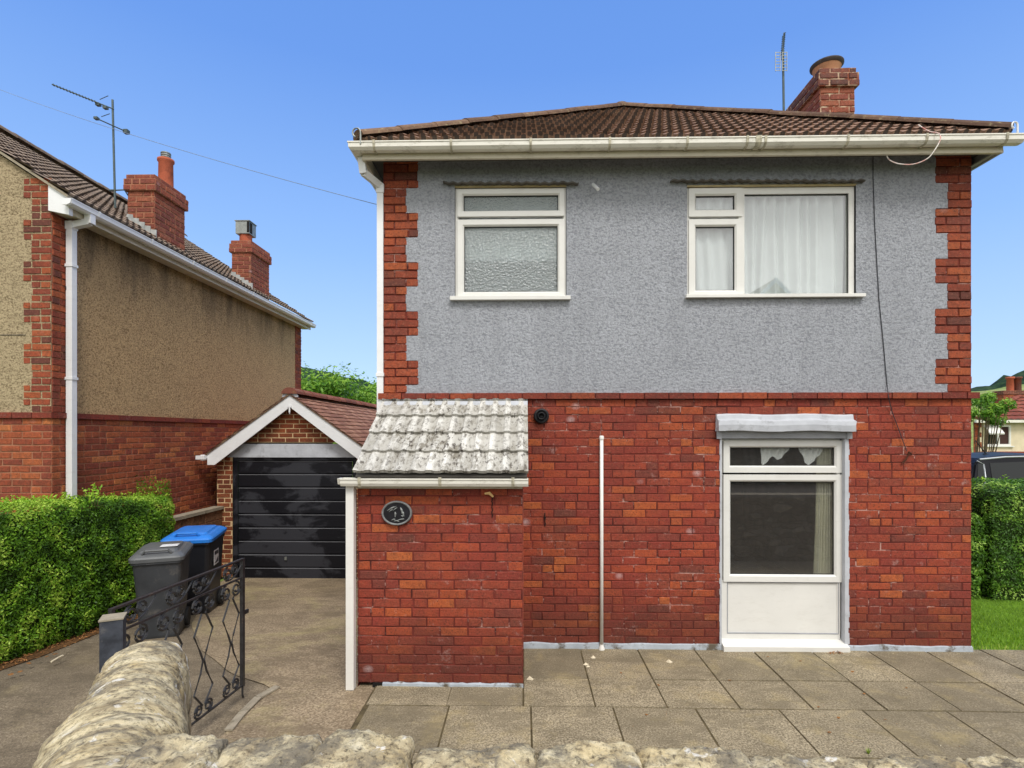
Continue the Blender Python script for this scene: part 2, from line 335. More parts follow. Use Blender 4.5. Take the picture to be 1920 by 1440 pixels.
M['lawn'] = ground_mat('lawn_soil', lin(66, 96, 26), lin(98, 136, 38), lin(126, 160, 52), 60, 0.01)
M['meadow'] = ground_mat('meadow_grass', lin(110, 130, 66), lin(128, 146, 78), lin(150, 160, 92), 0.5, 0.01, lin(164, 160, 100), (0.5, 0.65), 0.02)
def hill_mat():
    t = NT('wooded_hill')
    c = t.ramp(t.vor(0.22), [(0.0, lin(58, 80, 46)), (0.45, lin(42, 62, 42)), (0.9, lin(24, 42, 36))])
    c = t.mix(t.ramp(t.noise(0.03, 4, 0.6), [(0.45, 0.0), (0.6, 0.4)]), c, lin(54, 70, 52))
    return t.fin(c, 0.95, 0.1)
M['wood'] = hill_mat()
def stone_mat(name, lay=False, sc=1.0):
    t = NT(name)
    v = t.pos() if not lay else t.attrv('flow')
    n1 = t.noise(9 * sc, 8, 0.68, v, 0.5); n2 = t.noise(34 * sc, 6, 0.75, v)
    c = t.ramp(n1, [(0.25, lin(118, 108, 88)), (0.42, lin(170, 155, 124)), (0.55, lin(206, 192, 156)), (0.75, lin(234, 224, 198))])
    c = t.mix(t.ramp(t.noise(3.2 * sc, 6, 0.7, v), [(0.5, 0.0), (0.7, 0.5)]), c, lin(196, 166, 104))
    c = t.mix(t.ramp(n2, [(0.50, 0.0), (0.64, 0.8)]), c, lin(84, 74, 60))
    c = t.mix(t.ramp(t.noise(6 * sc, 7, 0.7, v, 0.8), [(0.60, 0.0), (0.64, 0.9)]), c, lin(226, 222, 212))
    c = t.mix(t.ramp(t.noise(4.3 * sc, 8, 0.75, v), [(0.50, 0.0), (0.60, 0.85)]), c, lin(116, 109, 96))
    c = t.mix(t.ramp(t.noise(60 * sc, 4, 0.7, v), [(0.56, 0.0), (0.66, 0.7)]), c, lin(70, 62, 50))
    b = t.math('ADD', n1, t.math('MULTIPLY', n2, 0.6)); t.bump(b, 1.0, 0.014)
    return t.fin(c, 0.9, 0.2)
def attrv(s, name):
    n = s.n('ShaderNodeAttribute'); n.attribute_name = name; return n.outputs['Vector']
NT.attrv = attrv
M['stone'] = stone_mat('lichened_sandstone')
M['stone_lay'] = stone_mat('layered_sandstone', True)
t = NT('rubble_wall')
wv = t.n('ShaderNodeVectorMath'); wv.operation = 'MULTIPLY_ADD'; t.l(t.noise(3.5, 4, 0.6, None, 0, True), wv.inputs[0]); wv.inputs[1].default_value = (.35, .35, .22); t.l(t.pos(), wv.inputs[2])
wp = t.scale(wv.outputs[0], (1, 1, 2.4))
vv = t.vor(4.6, wp, 'DISTANCE_TO_EDGE'); vc = t.vor(4.6, wp, 'F1', 'Color')
c = t.ramp(t.sep(0, vc), [(0.0, lin(92, 78, 60)), (0.5, lin(150, 132, 104)), (1.0, lin(206, 190, 156))])
c = t.mix(t.ramp(t.noise(11, 7, 0.75), [(0.4, 0.0), (0.65, 0.8)]), c, lin(84, 76, 58))
c = t.mix(t.ramp(vv, [(0.0, 0.8), (0.04, 0.0)]), c, lin(64, 56, 44))
t.bump(t.ramp(vv, [(0.0, 0.0), (0.12, 1.0)]), 1.0, 0.03); M['rubble'] = t.fin(c, 0.9, 0.2)
M['coping'] = simple('grey_coping', lin(150, 140, 122), 0.9, 0.15, 12, 0.006, 50, dirt=lin(90, 82, 60), dsc=7)
M['blockwall'] = brick_mat('mossy_block', [(0.0, lin(120, 84, 62)), (0.5, lin(140, 100, 74)), (1.0, lin(104, 78, 58))], 0.0, dirt=(0.05, 0.04, 0.02))
def leaf_mat(name, stops, tr=0.25):
    t = NT(name); c = t.ramp(t.attr(), stops)
    t.fin(c, 0.5, 0.35)
    x = t.n('ShaderNodeBsdfTranslucent'); t.l(c, x.inputs[0])
    mm = t.n('ShaderNodeMixShader'); mm.inputs[0].default_value = tr
    t.l(t.b.outputs[0], mm.inputs[1]); t.l(x.outputs[0], mm.inputs[2])
    t.l(mm.outputs[0], t.t.nodes['Material Output'].inputs[0]); return t.m
M['leaf'] = leaf_mat('privet_leaf', [(0.0, lin(58, 92, 18)), (0.45, lin(88, 132, 26)), (0.8, lin(124, 170, 40)), (1.0, lin(172, 202, 76))])
M['leaf_b'] = leaf_mat('dark_privet_leaf', [(0.0, lin(54, 90, 24)), (0.5, lin(82, 126, 34)), (0.85, lin(124, 166, 52)), (1.0, lin(168, 200, 94))])
M['leaf_tip'] = leaf_mat('fresh_leaf', [(0.0, lin(120, 170, 30)), (0.5, lin(150, 196, 46)), (1.0, lin(184, 214, 74))], 0.35)
M['leaf_tree'] = leaf_mat('tree_leaf', [(0.0, lin(64, 104, 24)), (0.5, lin(100, 148, 36)), (1.0, lin(156, 190, 66))], 0.3)
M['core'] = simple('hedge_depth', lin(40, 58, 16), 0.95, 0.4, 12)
M['twig'] = simple('hedge_twig', lin(84, 66, 44), 0.9)
M['bark'] = simple('bark', lin(92, 78, 60), 0.95, 0.3, 9)
M['grass'] = leaf_mat('grass_blade', [(0.0, lin(100, 140, 30)), (0.6, lin(146, 184, 52)), (1.0, lin(196, 206, 108))], 0.3)
M['dead_leaf'] = simple('dead_leaf', lin(140, 96, 54), 0.8, 0.3, 40)
M['chip'] = simple('pale_stone_chip', lin(206, 194, 168), 0.9, 0.15, 40)
M['silver'] = simple('silver_roof_trim', lin(170, 174, 178), 0.35, 0.05, 5, metal=0.4)
M['tyre'] = simple('tyre', (0.015, 0.015, 0.015), 0.8)
M['blind'] = simple('dark_brown_blind', lin(66, 44, 40), 0.8)

# ------------------------------------------------------------------ mesh builder
def org_of(p):
    o = Vector((0, 0, 0))
    while p: o += p.location; p = p.parent
    return o
class MB:
    def __init__(s): s.v = []; s.f = []; s.mi = []; s.r = []; s.h = None
    def face(s, pts, mi=0, r=None):
        b = len(s.v); s.v.extend([tuple(p) for p in pts]); s.f.append(tuple(range(b, b + len(pts))))
        s.mi.append(mi); s.r.append(R() if r is None else r)
    def idx(s, base, faces, mi=0, r=None):
        for f in faces: s.f.append(tuple(base + i for i in f)); s.mi.append(mi); s.r.append(R() if r is None else r)
    def box(s, x0, x1, y0, y1, z0, z1, mi=0, r=None):
        s.obox(Vector((x0, y0, z0)), Vector((x1-x0, 0, 0)), Vector((0, y1-y0, 0)), Vector((0, 0, z1-z0)), mi, r)
    def obox(s, o, a, b, c, mi=0, r=None):
        if r is None: r = R()
        k = len(s.v); o = Vector(o)
        s.v += [tuple(o), tuple(o+a), tuple(o+a+b), tuple(o+b), tuple(o+c), tuple(o+a+c), tuple(o+a+b+c), tuple(o+b+c)]
        s.idx(k, [(0, 3, 2, 1), (4, 5, 6, 7), (0, 1, 5, 4), (1, 2, 6, 5), (2, 3, 7, 6), (3, 0, 4, 7)], mi, r)
    def cbox(s, cx, cy, cz, w, d, h, mi=0): s.box(cx-w/2, cx+w/2, cy-d/2, cy+d/2, cz-h/2, cz+h/2, mi)
    def prism(s, poly, ext, mi=0, r=None):
        """poly: list of 3-D points, ext: vector"""
        n = len(poly); k = len(s.v); ext = Vector(ext)
        s.v += [tuple(Vector(p)) for p in poly] + [tuple(Vector(p) + ext) for p in poly]
        if r is None: r = R()
        s.idx(k, [tuple(range(n))[::-1], tuple(range(n, 2*n))] + [(i, (i+1) % n, n+(i+1) % n, n+i) for i in range(n)], mi, r)
    def tube(s, pts, rad, seg=8, mi=0, caps=True, r=None):
        pts = [Vector(p) for p in pts]; n = len(pts); k = len(s.v)
        rr = rad if isinstance(rad, (list, tuple)) else [rad] * n
        if r is None: r = R()
        ref = None
        for i, p in enumerate(pts):
            tdir = (pts[min(i+1, n-1)] - pts[max(i-1, 0)]).normalized()
            if ref is None:
                ref = Vector((0, 0, 1)) if abs(tdir.z) < 0.9 else Vector((1, 0, 0))
            a = tdir.cross(ref)
            if a.length < 1e-5: a = tdir.orthogonal()
            a.normalize(); b = tdir.cross(a).normalized(); ref = -b if False else b.cross(tdir)*1.0 if False else ref
            for j in range(seg):
                an = 2*pi*j/seg; s.v.append(tuple(p + rr[i]*(cos(an)*a + sin(an)*b)))
        fs = [(i*seg+j, i*seg+(j+1) % seg, (i+1)*seg+(j+1) % seg, (i+1)*seg+j) for i in range(n-1) for j in range(seg)]
        if caps: fs += [tuple(range(seg))[::-1], tuple(range((n-1)*seg, n*seg))]
        s.idx(k, fs, mi, r)
    def lathe(s, c, prof, seg=24, mi=0, axis='Z'):
        k = len(s.v); c = Vector(c); r = R()
        for rad, z in prof:
            for j in range(seg):
                an = 2*pi*j/seg; x, y = rad*cos(an), rad*sin(an)
                s.v.append(tuple(c + (Vector((x, y, z)) if axis == 'Z' else Vector((x, z, y)))))
        n = len(prof)
        s.idx(k, [(i*seg+j, i*seg+(j+1) % seg, (i+1)*seg+(j+1) % seg, (i+1)*seg+j) for i in range(n-1) for j in range(seg)], mi, r)
    def sweep(s, path, prof, mi=0, side=1, closed=True):
        """path in plan [(x,y)], profile [(outward, z)] mitred at the corners"""
        P = [Vector((a, b)) for a, b in path]; n = len(P); k = len(s.v); m = len(prof)
        for i, p in enumerate(P):
            d0 = (P[i] - P[i-1]).normalized() if i > 0 else None
            d1 = (P[i+1] - P[i]).normalized() if i < n-1 else None
            n0 = Vector((d0.y, -d0.x)) if d0 else None; n1 = Vector((d1.y, -d1.x)) if d1 else None
            if n0 and n1:
                b = (n0 + n1).normalized(); b = b / b.dot(n0)
            else: b = n0 or n1
            for o, z in prof: s.v.append((p.x + side*b.x*o, p.y + side*b.y*o, z))
        fs = []
        for i in range(n-1):
            for j in range(m if closed else m-1):
                fs.append((i*m+j, i*m+(j+1) % m, (i+1)*m+(j+1) % m, (i+1)*m+j))
        if closed: fs += [tuple(range(m))[::-1], tuple(range((n-1)*m, n*m))]
        s.idx(k, fs, mi, R())
    def build(s, name, mats, parent=None, smooth=False, local=False, **tags):
        me = bpy.data.meshes.new(name)
        o3 = Vector((0, 0, 0)) if local else org_of(parent)
        me.from_pydata([(a-o3.x, b-o3.y, c-o3.z) for a, b, c in s.v], [], s.f)
        mats = mats if isinstance(mats, (list, tuple)) else [mats]
        for m in mats: me.materials.append(m)
        me.polygons.foreach_set('material_index', s.mi)
        at_ = me.attributes.new('rnd', 'FLOAT', 'FACE'); at_.data.foreach_set('value', s.r)
        if s.h is not None:
            a2 = me.attributes.new('hump', 'FLOAT', 'POINT'); a2.data.foreach_set('value', s.h)
        if smooth: me.polygons.foreach_set('use_smooth', [True]*len(s.f))
        me.update()
        o = bpy.data.objects.new(name, me); COL.objects.link(o)
        if parent: o.parent = parent
        tag(o, **tags); return o
def tag(o, label=None, cat=None, group=None, kind=None):
    if label: o['label'] = label
    if cat: o['category'] = cat
    if group: o['group'] = group
    if kind: o['kind'] = kind
    return o
def thing(name, label, cat, loc=(0, 0, 0), group=None, rz=0):
    o = bpy.data.objects.new(name, None); COL.objects.link(o); o.location = loc; o.rotation_euler = (0, 0, rz)
    return tag(o, label, cat, group)

def brickwork(mb, O, Ud, N, z0, z1, ivals, L=0.225, Hc=0.075, j=0.011, dep=0.010, mb_=0, mm=1, ph=0.0, jit=1.0):
    """individual bricks laid in stretcher bond on a mortar bed; ivals(k, zmid) -> [(u0,u1)]"""
    O = Vector(O); Ud = Vector(Ud); N = Vector(N); Z = Vector((0, 0, 1))
    n = max(1, round((z1 - z0) / Hc)); Hc = (z1 - z0) / n
    for k in range(n):
        za, zb = z0 + k*Hc, z0 + (k+1)*Hc
        off = ph + (0 if k % 2 else L/2) + (U(-.012, .012) if jit else 0)
        for (a, b) in ivals(k, (za+zb)/2):
            P = lambda u, z, d=0: O + Ud*u + Z*(z) + N*d
            mb.face([P(a, za), P(b, za), P(b, zb), P(a, zb)], mm)
            u = math.floor((a-off)/L)*L + off
            while u < b - 1e-4:
                cuts = [(u, u+L)]
                if R() < 0.08: cuts = [(u, u+L/2), (u+L/2, u+L)]
                u += L
                for (c, d) in cuts:
                    c2, d2 = max(c, a), min(d, b)
                    if d2 - c2 < 0.03: continue
                    c2 += j/2 if c2 > a + 1e-6 else 0; d2 -= j/2 if d2 < b - 1e-6 else 0
                    x0 = c2 + U(0, .003)*jit; x1 = d2 - U(0, .003)*jit
                    y0 = za + j/2 + U(-.0015, .002)*jit; y1 = zb - j/2 + U(-.002, .0015)*jit
                    dd = dep * U(.6, 1.15); e = 0.0045; r = R(); tl = U(-.0018, .0018)
                    kk = len(mb.v)
                    q = lambda: U(-.0022, .0022)*jit
                    a_ = [(x0+q(), y0+q()), (x1+q(), y0+q()), (x1+q(), y1+q()), (x0+q(), y1+q())]
                    mb.v += [tuple(P(*a_[0])), tuple(P(*a_[1])), tuple(P(*a_[2])), tuple(P(*a_[3])),
                             tuple(P(a_[0][0]+e, a_[0][1]+e, dd+tl)), tuple(P(a_[1][0]-e, a_[1][1]+e, dd)), tuple(P(a_[2][0]-e, a_[2][1]-e, dd-tl)), tuple(P(a_[3][0]+e, a_[3][1]-e, dd))]
                    mb.idx(kk, [(4, 5, 6, 7), (0, 1, 5, 4), (1, 2, 6, 5), (2, 3, 7, 6), (3, 0, 4, 7)], mb_, r)
def minus(iv, holes):
    out = [iv]
    for (a, b) in holes:
        nx = []
        for (c, d) in out:
            if b <= c or a >= d: nx.append((c, d)); continue
            if a > c: nx.append((c, a))
            if b < d: nx.append((b, d))
        out = nx
    return out
def holed_panel(mb, x0, x1, z0, z1, holes, Y, cell, mi=0):
    """wall face in the XZ plane with rectangular holes"""
    xs = sorted(set([x0, x1] + [h[0] for h in holes] + [h[1] for h in holes])); zs = sorted(set([z0, z1] + [h[2] for h in holes] + [h[3] for h in holes]))
    for a, b in zip(xs, xs[1:]):
        for c, d in zip(zs, zs[1:]):
            m = ((a+b)/2, (c+d)/2)
            if any(h[0] < m[0] < h[1] and h[2] < m[1] < h[3] for h in holes): continue
            mb.face([(a, Y, c), (b, Y, c), (b, Y, d), (a, Y, d)], mi)

def tile_slope(name, O, Ud, In, length, run, pitch, mats, parent, wave=0.1, amp=0.014, gauge=0.26, step=0.022, kind='pan', clips=(), res=7, tilew=0.2, stag=0.0, **tags):
    """courses of real tile geometry; O eave start, Ud along eave, In horizontal direction up the slope"""
    O = Vector(O); Ud = Vector(Ud).normalized(); In = Vector(In).normalized(); Z = Vector((0, 0, 1))
    up = In*cos(pitch) + Z*sin(pitch); Nn = (-In*sin(pitch) + Z*cos(pitch))
    sl = run / cos(pitch); rows = int(math.ceil(sl / gauge))
    bm = bmesh.new(); lr = bm.faces.layers.float.new('rnd'); lh = bm.verts.layers.float.new('hump')
    nu = max(1, int(length / wave * res)) if kind != 'plain' else int(length / tilew) * 2
    def prof(u):
        if kind == 'plain': return 0.0, 0.0
        w = cos(2*pi*u/wave)
        if kind == 'pan': h = 0.5 + 0.5*w
        else: h = max(0.0, min(1.0, (w + 0.25) * 1.6))
        return h*amp, h
    for k in range(rows):
        va, vb = k*gauge, min((k+1)*gauge + 0.02, sl)
        lines = []
        offs = [U(-0.004, 0.006) for _ in range(int(length/tilew)+3)]
        for (v, t, drop) in ((va, step*0.15, 1), (va, step, 0), (vb, 0.002, 0)):
            row = []
            for i in range(nu+1):
                u = length*i/nu; h, hv = prof(u + (k % 2)*stag*wave)
                o = offs[int(u/tilew)] if not drop else 0
                q = O + Ud*u + up*(v + (0.0 if v != va else -abs(o)*1.5)) + Nn*(t + h*(1 if not drop else 0.6) + o*0.4)
                vt = bm.verts.new(q); vt[lh] = hv*(1.0 if kind == 'roll' else (0.0 if v != va else (.25 + .75*hv)/max(hv, .01))); row.append(vt)
            lines.append(row)
        rs = [R() for _ in range(int(length/tilew)+3)]
        for li in range(2):
            for i in range(nu):
                f = bm.faces.new((lines[li][i], lines[li][i+1], lines[li+1][i+1], lines[li+1][i]))
                f[lr] = rs[int((length*i/nu + (k % 2)*tilew/2)/tilew)]
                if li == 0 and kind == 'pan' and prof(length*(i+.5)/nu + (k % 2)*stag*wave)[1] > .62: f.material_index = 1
    for co, no in clips:
        bmesh.ops.bisect_plane(bm, geom=bm.verts[:]+bm.edges[:]+bm.faces[:], plane_co=co, plane_no=no, clear_outer=True)
    bmesh.ops.translate(bm, verts=bm.verts, vec=-org_of(parent))
    me = bpy.data.meshes.new(name); bm.to_mesh(me); bm.free(); me.materials.append(mats); me.materials.append(M['hump_shade'])
    o = bpy.data.objects.new(name, me); COL.objects.link(o); o.parent = parent; tag(o, **tags); return o
def ridge_tiles(mb, a, b, r=0.11, L=0.42, flat=0.75, up=Vector((0, 0, 1)), gap=0.02):
    a = Vector(a); b = Vector(b); d = (b-a); n = max(1, int(d.length/L)); d1 = d.normalized()
    side = d1.cross(up).normalized(); nn = side.cross(d1).normalized()
    for i in range(n):
        p = a + d*(i/n); q = a + d*((i+1.06)/n); rr = R(); k = len(mb.v); seg = 8
        p = p + nn*U(-.004, .006); q = q + nn*U(-.004, .006)
        for (c, rad) in ((p, r*1.04), (q, r*0.97)):
            for j in range(seg+1):
                an = pi*j/seg; mb.v.append(tuple(c + side*cos(an)*rad + nn*(sin(an)*rad*flat)))
        mb.idx(k, [(j, j+1, seg+2+j, seg+1+j) for j in range(seg)], 0, rr)
        for c, rad in ((p, r*1.04),):      # mortar end
            mb.face([c + side*cos(pi*j/seg)*rad + nn*(sin(pi*j/seg)*rad*flat) for j in range(seg+1)], 0, 0.9)

# ------------------------------------------------------------------ ground
def gz(x, y):
    z = 0.0
    if y > 4.3 and x < -1.2: z = -0.31 * min(1, (y-4.3)/4.2)
    if y > 12: z -= min(3.9, (y-12)*0.3)*(1 if x > 0 else 0.25)
    if y > 60: z = max(z, -3.9) + (y-60)*0.02
    if y < 1.2: z = 0.42
    elif y < 2.6 and x < -2.0: z = 0.42*(2.6-y)/1.4
    return z
def ground():
    xs = [-900, -300, -120, -60, -30, -15, -8, -5.2, -4.6, -4, -3, -2.2, -1.99, -1.33, -1.2, 0, 2, 4.2, 6, 8, 12, 20, 40, 80, 160, 400, 900]
    ys = [-900, -300, -100, -40, -20, -10, -6, -2, 0, 1.19, 1.2, 1.6, 2, 2.6, 3.2, 3.8, 4.3, 5, 6, 7, 8, 8.5, 10, 12, 14, 17, 20, 25, 35, 60, 120, 250, 600, 1500]
    mb = MB(); k = 0
    for y in ys:
        for x in xs: mb.v.append((x, y, gz(x, y) - 0.03))
    n = len(xs)
    mb.idx(0, [(j*n+i, j*n+i+1, (j+1)*n+i+1, (j+1)*n+i) for j in range(len(ys)-1) for i in range(n-1)])
    mb.build('ground', M['meadow'], kind='structure')
ground()
# driveway: tarmac strip and concrete apron
def sheet(name, poly_fn, xs, ys, dz, m):
    mb = MB(); n = len(xs)
    for y in ys:
        for x in xs: mb.v.append((x, y, gz(x, y) + dz))
    mb.idx(0, [(j*n+i, j*n+i+1, (j+1)*n+i+1, (j+1)*n+i) for j in range(len(ys)-1) for i in range(n-1)])
    return mb.build(name, m, kind='structure')
sheet('driveway', None, [-4.78, -4, -3, -2.2, -2.0, -1.37], [1.2+.0755*i for i in range(101)], -0.014, M['tarmac'])
# concrete apron in front of the garage: curved left edge
mb = MB()
edge = [(-2.02, 1.65), (-2.02, 3.6), (-1.98, 4.3), (-2.5, 4.6), (-3.1, 5.2), (-3.7, 6.0), (-4.2, 7.0), (-4.7, 7.8), (-4.75, 8.72)]
def edge_x(y):
    for p, q in zip(edge, edge[1:]):
        if p[1] <= y <= q[1]: return p[0] + (q[0]-p[0])*(y-p[1])/(q[1]-p[1])
    return edge[-1][0]
na = 70
for j in range(na+1):
    y = 1.65 + 7.05*j/na; x = edge_x(y) + .02*mnoise.noise(Vector((y*3, 0, 0)))
    for i in range(5):
        xx = x + (-1.19 - x)*i/4; mb.v.append((xx, y, gz(xx, y) - 0.004))
mb.idx(0, [(j*5+i, j*5+i+1, (j+1)*5+i+1, (j+1)*5+i) for j in range(na) for i in range(4)])
mb.build('driveway_apron', M['concrete'], kind='structure')
# patch between apron and slabs
mb = MB(); mb.box(-1.4, -1.19, 1.7, 4.33, -0.04, -.008, 0); mb.build('concrete_path', M['concrete'], kind='structure')
mb = MB()
kb = [at(506, 1296, 1), at(470, 1330, 1), at(436, 1362, 1)]
def onground(px, py, z=0.0):
    xc = (px-960)/FPX; zc = (812-py)/FPX; k = (z-HC)/zc
    return Vector((k*(xc*cos(TH)-sin(TH)), k*(xc*sin(TH)+cos(TH)), z))
ks = [onground(520, 1286, .012), onground(484, 1306, .012), onground(452, 1338, .012), onground(428, 1368, .012)]
for a, b in zip(ks, ks[1:]):
    d = (b-a).normalized(); sd_ = Vector((d.y, -d.x, 0))*0.028
    mb.obox(a - sd_ - Vector((0, 0, .012)), sd_*2, (b-a)*0.985, Vector((0, 0, 0.012)))
mb.build('kerb_edging', M['coping'], kind='structure')

# paving slabs: three rows with real joints
def paving():
    mb = MB()
    rows = [(2.87, 3.42), (3.43, 4.01), (4.02, 4.47), (4.48, 5.10), (1.7, 2.28), (2.29, 2.86)]
    yb = []
    for (a, b) in ((1327, 0), (1274, 0), (1217, 0), (1416, 0)): pass
    y1 = HC*FPX/(1416-812); y2 = HC*FPX/(1327-812); y3 = HC*FPX/(1274-812)
    rows = [(1.72, y1-0.6), (y1-0.6, y1), (y1, y2), (y2, y3), (y3, 5.16)]
    for ri, (a, b) in enumerate(rows):
        off = [0.02, 0.02, 0.04, 0.17, 0.10][ri]
        x = -0.005
        first = True
        if ri == 3:
            k = len(mb.v); mb.box(-1.168, -.575, y2+.006, 4.33, -.03, .010, 0, .3); mb.box(-.57, -.012, y2+.006, 4.33, -.03, .012, 0, .7)
        while x < 11:
            w = 0.6 if ri < 3 else 0.528
            if ri < 3 and first: x = -1.19 + off
            first = False
            dz = U(-.003, .003); dx = U(-.003, .003); g = 0.0032; tl = U(-.003, .003)
            k = len(mb.v)
            zt = 0.012
            mb.v += [(x+g, a+g, -.03), (x+w-g+dx, a+g, -.03), (x+w-g+dx, b-g, -.03), (x+g, b-g, -.03),
                     (x+g+.004, a+g+.004, zt+dz), (x+w-g+dx-.004, a+g+.004, zt+dz+tl), (x+w-g+dx-.004, b-g-.004, zt+dz+tl), (x+g+.004, b-g-.004, zt+dz)]
            mb.idx(k, [(4, 5, 6, 7), (0, 1, 5, 4), (1, 2, 6, 5), (2, 3, 7, 6), (3, 0, 4, 7)], 0, R())
            x += w
    mb.face([(-1.18, 1.7, .006), (-.01, 1.7, .006), (-.01, 4.33, .006), (-1.18, 4.33, .006)], 1); mb.face([(-.01, 1.7, .006), (11, 1.7, .006), (11, 5.16, .006), (-.01, 5.16, .006)], 1)
    mb.build('patio', [M['slab'], M['slab_gap']], kind='structure')
paving()
# street beyond the front wall, behind the photographer
mb = MB(); mb.box(-60, 60, -1.4, 1.19, 0.40, 0.46); mb.build('pavement', M['slab'], kind='structure')
mb = MB(); mb.face([(-60, -6.8, 0.40), (60, -6.8, 0.40), (60, -1.4, 0.40), (-60, -1.4, 0.40)]); mb.build('road', M['road'], kind='structure')

# ------------------------------------------------------------------ the house
XL, XR = -1.325, 4.115
ZS0, ZS1 = HC + 0.318, HC + 0.375          # string course
ZE = HC + 2.45                              # fascia bottom
house = thing('detached_house', 'large house, grey render over red brick, filling the centre and right', 'house', ((XL+XR)/2, D, 0))
def wrect(x0, y0, x1, y1, Y=D):
    a = at(x0, y1, Y); b = at(x1, y0, Y); return (a.x, b.x, a.z, b.z)
w1 = wrect(853, 350, 1062, 563); w2 = wrect(1288, 348, 1604, 561); w3 = wrect(1350, 820, 1588, 1213)
# lower brick wall
mb = MB()
def iv_low(k, z):
    hs = []
    if w3[2] < z < w3[3]: hs.append((w3[0], w3[1]))
    return minus((XL, XR), hs)
brickwork(mb, (0, D, 0), (1, 0, 0), (0, -1, 0), 0.05, ZS0, iv_low, j=0.008, dep=0.0042, ph=XL, L=.2145)
wall_low = mb.build('brick_wall', [M['brick'], M['mortar_red']], house)
# string course
mb = MB(); x = XL - 0.045
mb.box(XL-.04, XR+.05, D-.028, D+.1, ZS0+.002, ZS1-.003, 1)
mb.box(XL-.04, XL+.1, D+.12, D+6.4, ZS0+.002, ZS1-.003, 1)
while x < XR + 0.05:
    w = min(0.222, XR+0.055-x); 
    if w > .03: mb.box(x+.004, x+w-.004, D-.036-U(0, .004), D+.05, ZS0+U(0, .002), ZS1-U(0, .003), 0, R())
    x += 0.226
mb.build('string_course', [M['string'], M['mortar_red']], house)
# upper render + quoins
ZT = HC + 2.62
mb = MB(); Ld = 0.225; top = ZE + 0.16
def qw(k): return 0.335 if (k // 3) % 2 == 0 else 0.225
zq0 = ZS1; nq = round((top - zq0)/0.0765); hq = (top-zq0)/nq
# the blocks go long at the top: count from the top
seq = []
for k in range(nq):
    kk = nq - 1 - k - 4     # from top, first block (4 courses) is hidden in the eaves
    seq.append(0.335 if kk < 0 or (kk // 3) % 2 == 1 else 0.225)
brickwork(mb, (0, D, 0), (1, 0, 0), (0, -1, 0), zq0, top, lambda k, z: [(XL, XL+seq[min(k, nq-1)])], Hc=hq, j=.008, dep=0.011, ph=XL)
mb.build('quoins', [M['brick_q'], M['mortar_red']], house); mb = MB()
brickwork(mb, (0, D, 0), (1, 0, 0), (0, -1, 0), zq0, top, lambda k, z: [(XR-seq[min(k, nq-1)], XR)], Hc=hq, j=.008, dep=0.011, ph=XR+.1125)
mb.build('quoins', [M['brick_q'], M['mortar_red']], house)
mb = MB()
for k in range(nq):
    za, zb = zq0+k*hq, zq0+(k+1)*hq; xa, xb = XL+seq[k]-.012, XR-seq[k]+.012
    holes = [h for h in (w1, w2) if h[2] < zb and h[3] > za]
    zz = sorted(set([za, zb] + [h[2] for h in holes if za < h[2] < zb] + [h[3] for h in holes if za < h[3] < zb]))
    for c, d in zip(zz, zz[1:]):
        for (a, b) in minus((xa, xb), [(h[0], h[1]) for h in holes if h[2] < (c+d)/2 < h[3]]):
            mb.box(a, b, D-.006-.0005*(k % 2), D+.02, c, d, 0)
mb.build('render_wall', [M['render']], house)
# reveals round the openings, and the rest of the shell
for h in (w1, w2, w3):
    mb = MB(); a, b, c, d = h; e = .0
    mb.face([(a, D-.005, c), (a, D+.2, c), (a, D+.2, d), (a, D-.005, d)]); mb.face([(b, D-.005, c), (b, D+.2, c), (b, D+.2, d), (b, D-.005, d)])
    mb.face([(a, D-.005, d), (b, D-.005, d), (b, D+.2, d), (a, D+.2, d)]); mb.face([(a, D-.005, c), (b, D-.005, c), (b, D+.2, c), (a, D+.2, c)])
    mb.build('window_reveal', M['grey_dark'], house)
YB = D + 6.5
mb = MB()
brickwork(mb, (XL, D, 0), (0, 1, 0), (-1, 0, 0), -0.3, ZS0, lambda k, z: [(0, YB-D)], dep=.007)
brickwork(mb, (XR, D, 0), (0, 1, 0), (1, 0, 0), -0.0, ZS0, lambda k, z: [(0, YB-D)], dep=.007)
mb.build('side_wall', [M['brick'], M['mortar_red']], house)
mb = MB()
mb.face([(XL, D, ZS0), (XL, YB, ZS0), (XL, YB, ZT), (XL, D, ZT)]); mb.face([(XR, D, ZS0), (XR, YB, ZS0), (XR, YB, ZT), (XR, D, ZT)])
mb.face([(XL, YB, -.3), (XR, YB, -.3), (XR, YB, ZT), (XL, YB, ZT)])
mb.build('side_render', M['render'], house)
# rooms: closed boxes behind the windows
def room(x0, x1, z0, z1, dep, m, fl, name='room'):
    mb = MB(); y0, y1 = D+.2, D+.2+dep
    mb.face([(x0, y1, z0), (x1, y1, z0), (x1, y1, z1), (x0, y1, z1)])
    for x in (x0, x1): mb.face([(x, y0, z0), (x, y1, z0), (x, y1, z1), (x, y0, z1)])
    mb.face([(x0, y0, z1), (x1, y0, z1), (x1, y1, z1), (x0, y1, z1)]); mb.face([(x0, y0, z0), (x1, y0, z0), (x1, y1, z0), (x0, y1, z0)], 1)
    hs = [h for h in (w1, w2, w3) if h[0] >= x0 and h[1] <= x1 and h[2] >= z0 and h[3] <= z1+.01]
    holed_panel(mb, x0, x1, z0, z1, hs, y0, 1)
    mb.build(name, [m, fl], house)
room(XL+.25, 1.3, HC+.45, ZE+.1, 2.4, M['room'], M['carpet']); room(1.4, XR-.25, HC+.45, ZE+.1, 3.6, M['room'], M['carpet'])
room(0.2, XR-.25, 0.02, HC+.34, 4.4, M['room_dark'], M['carpet'])

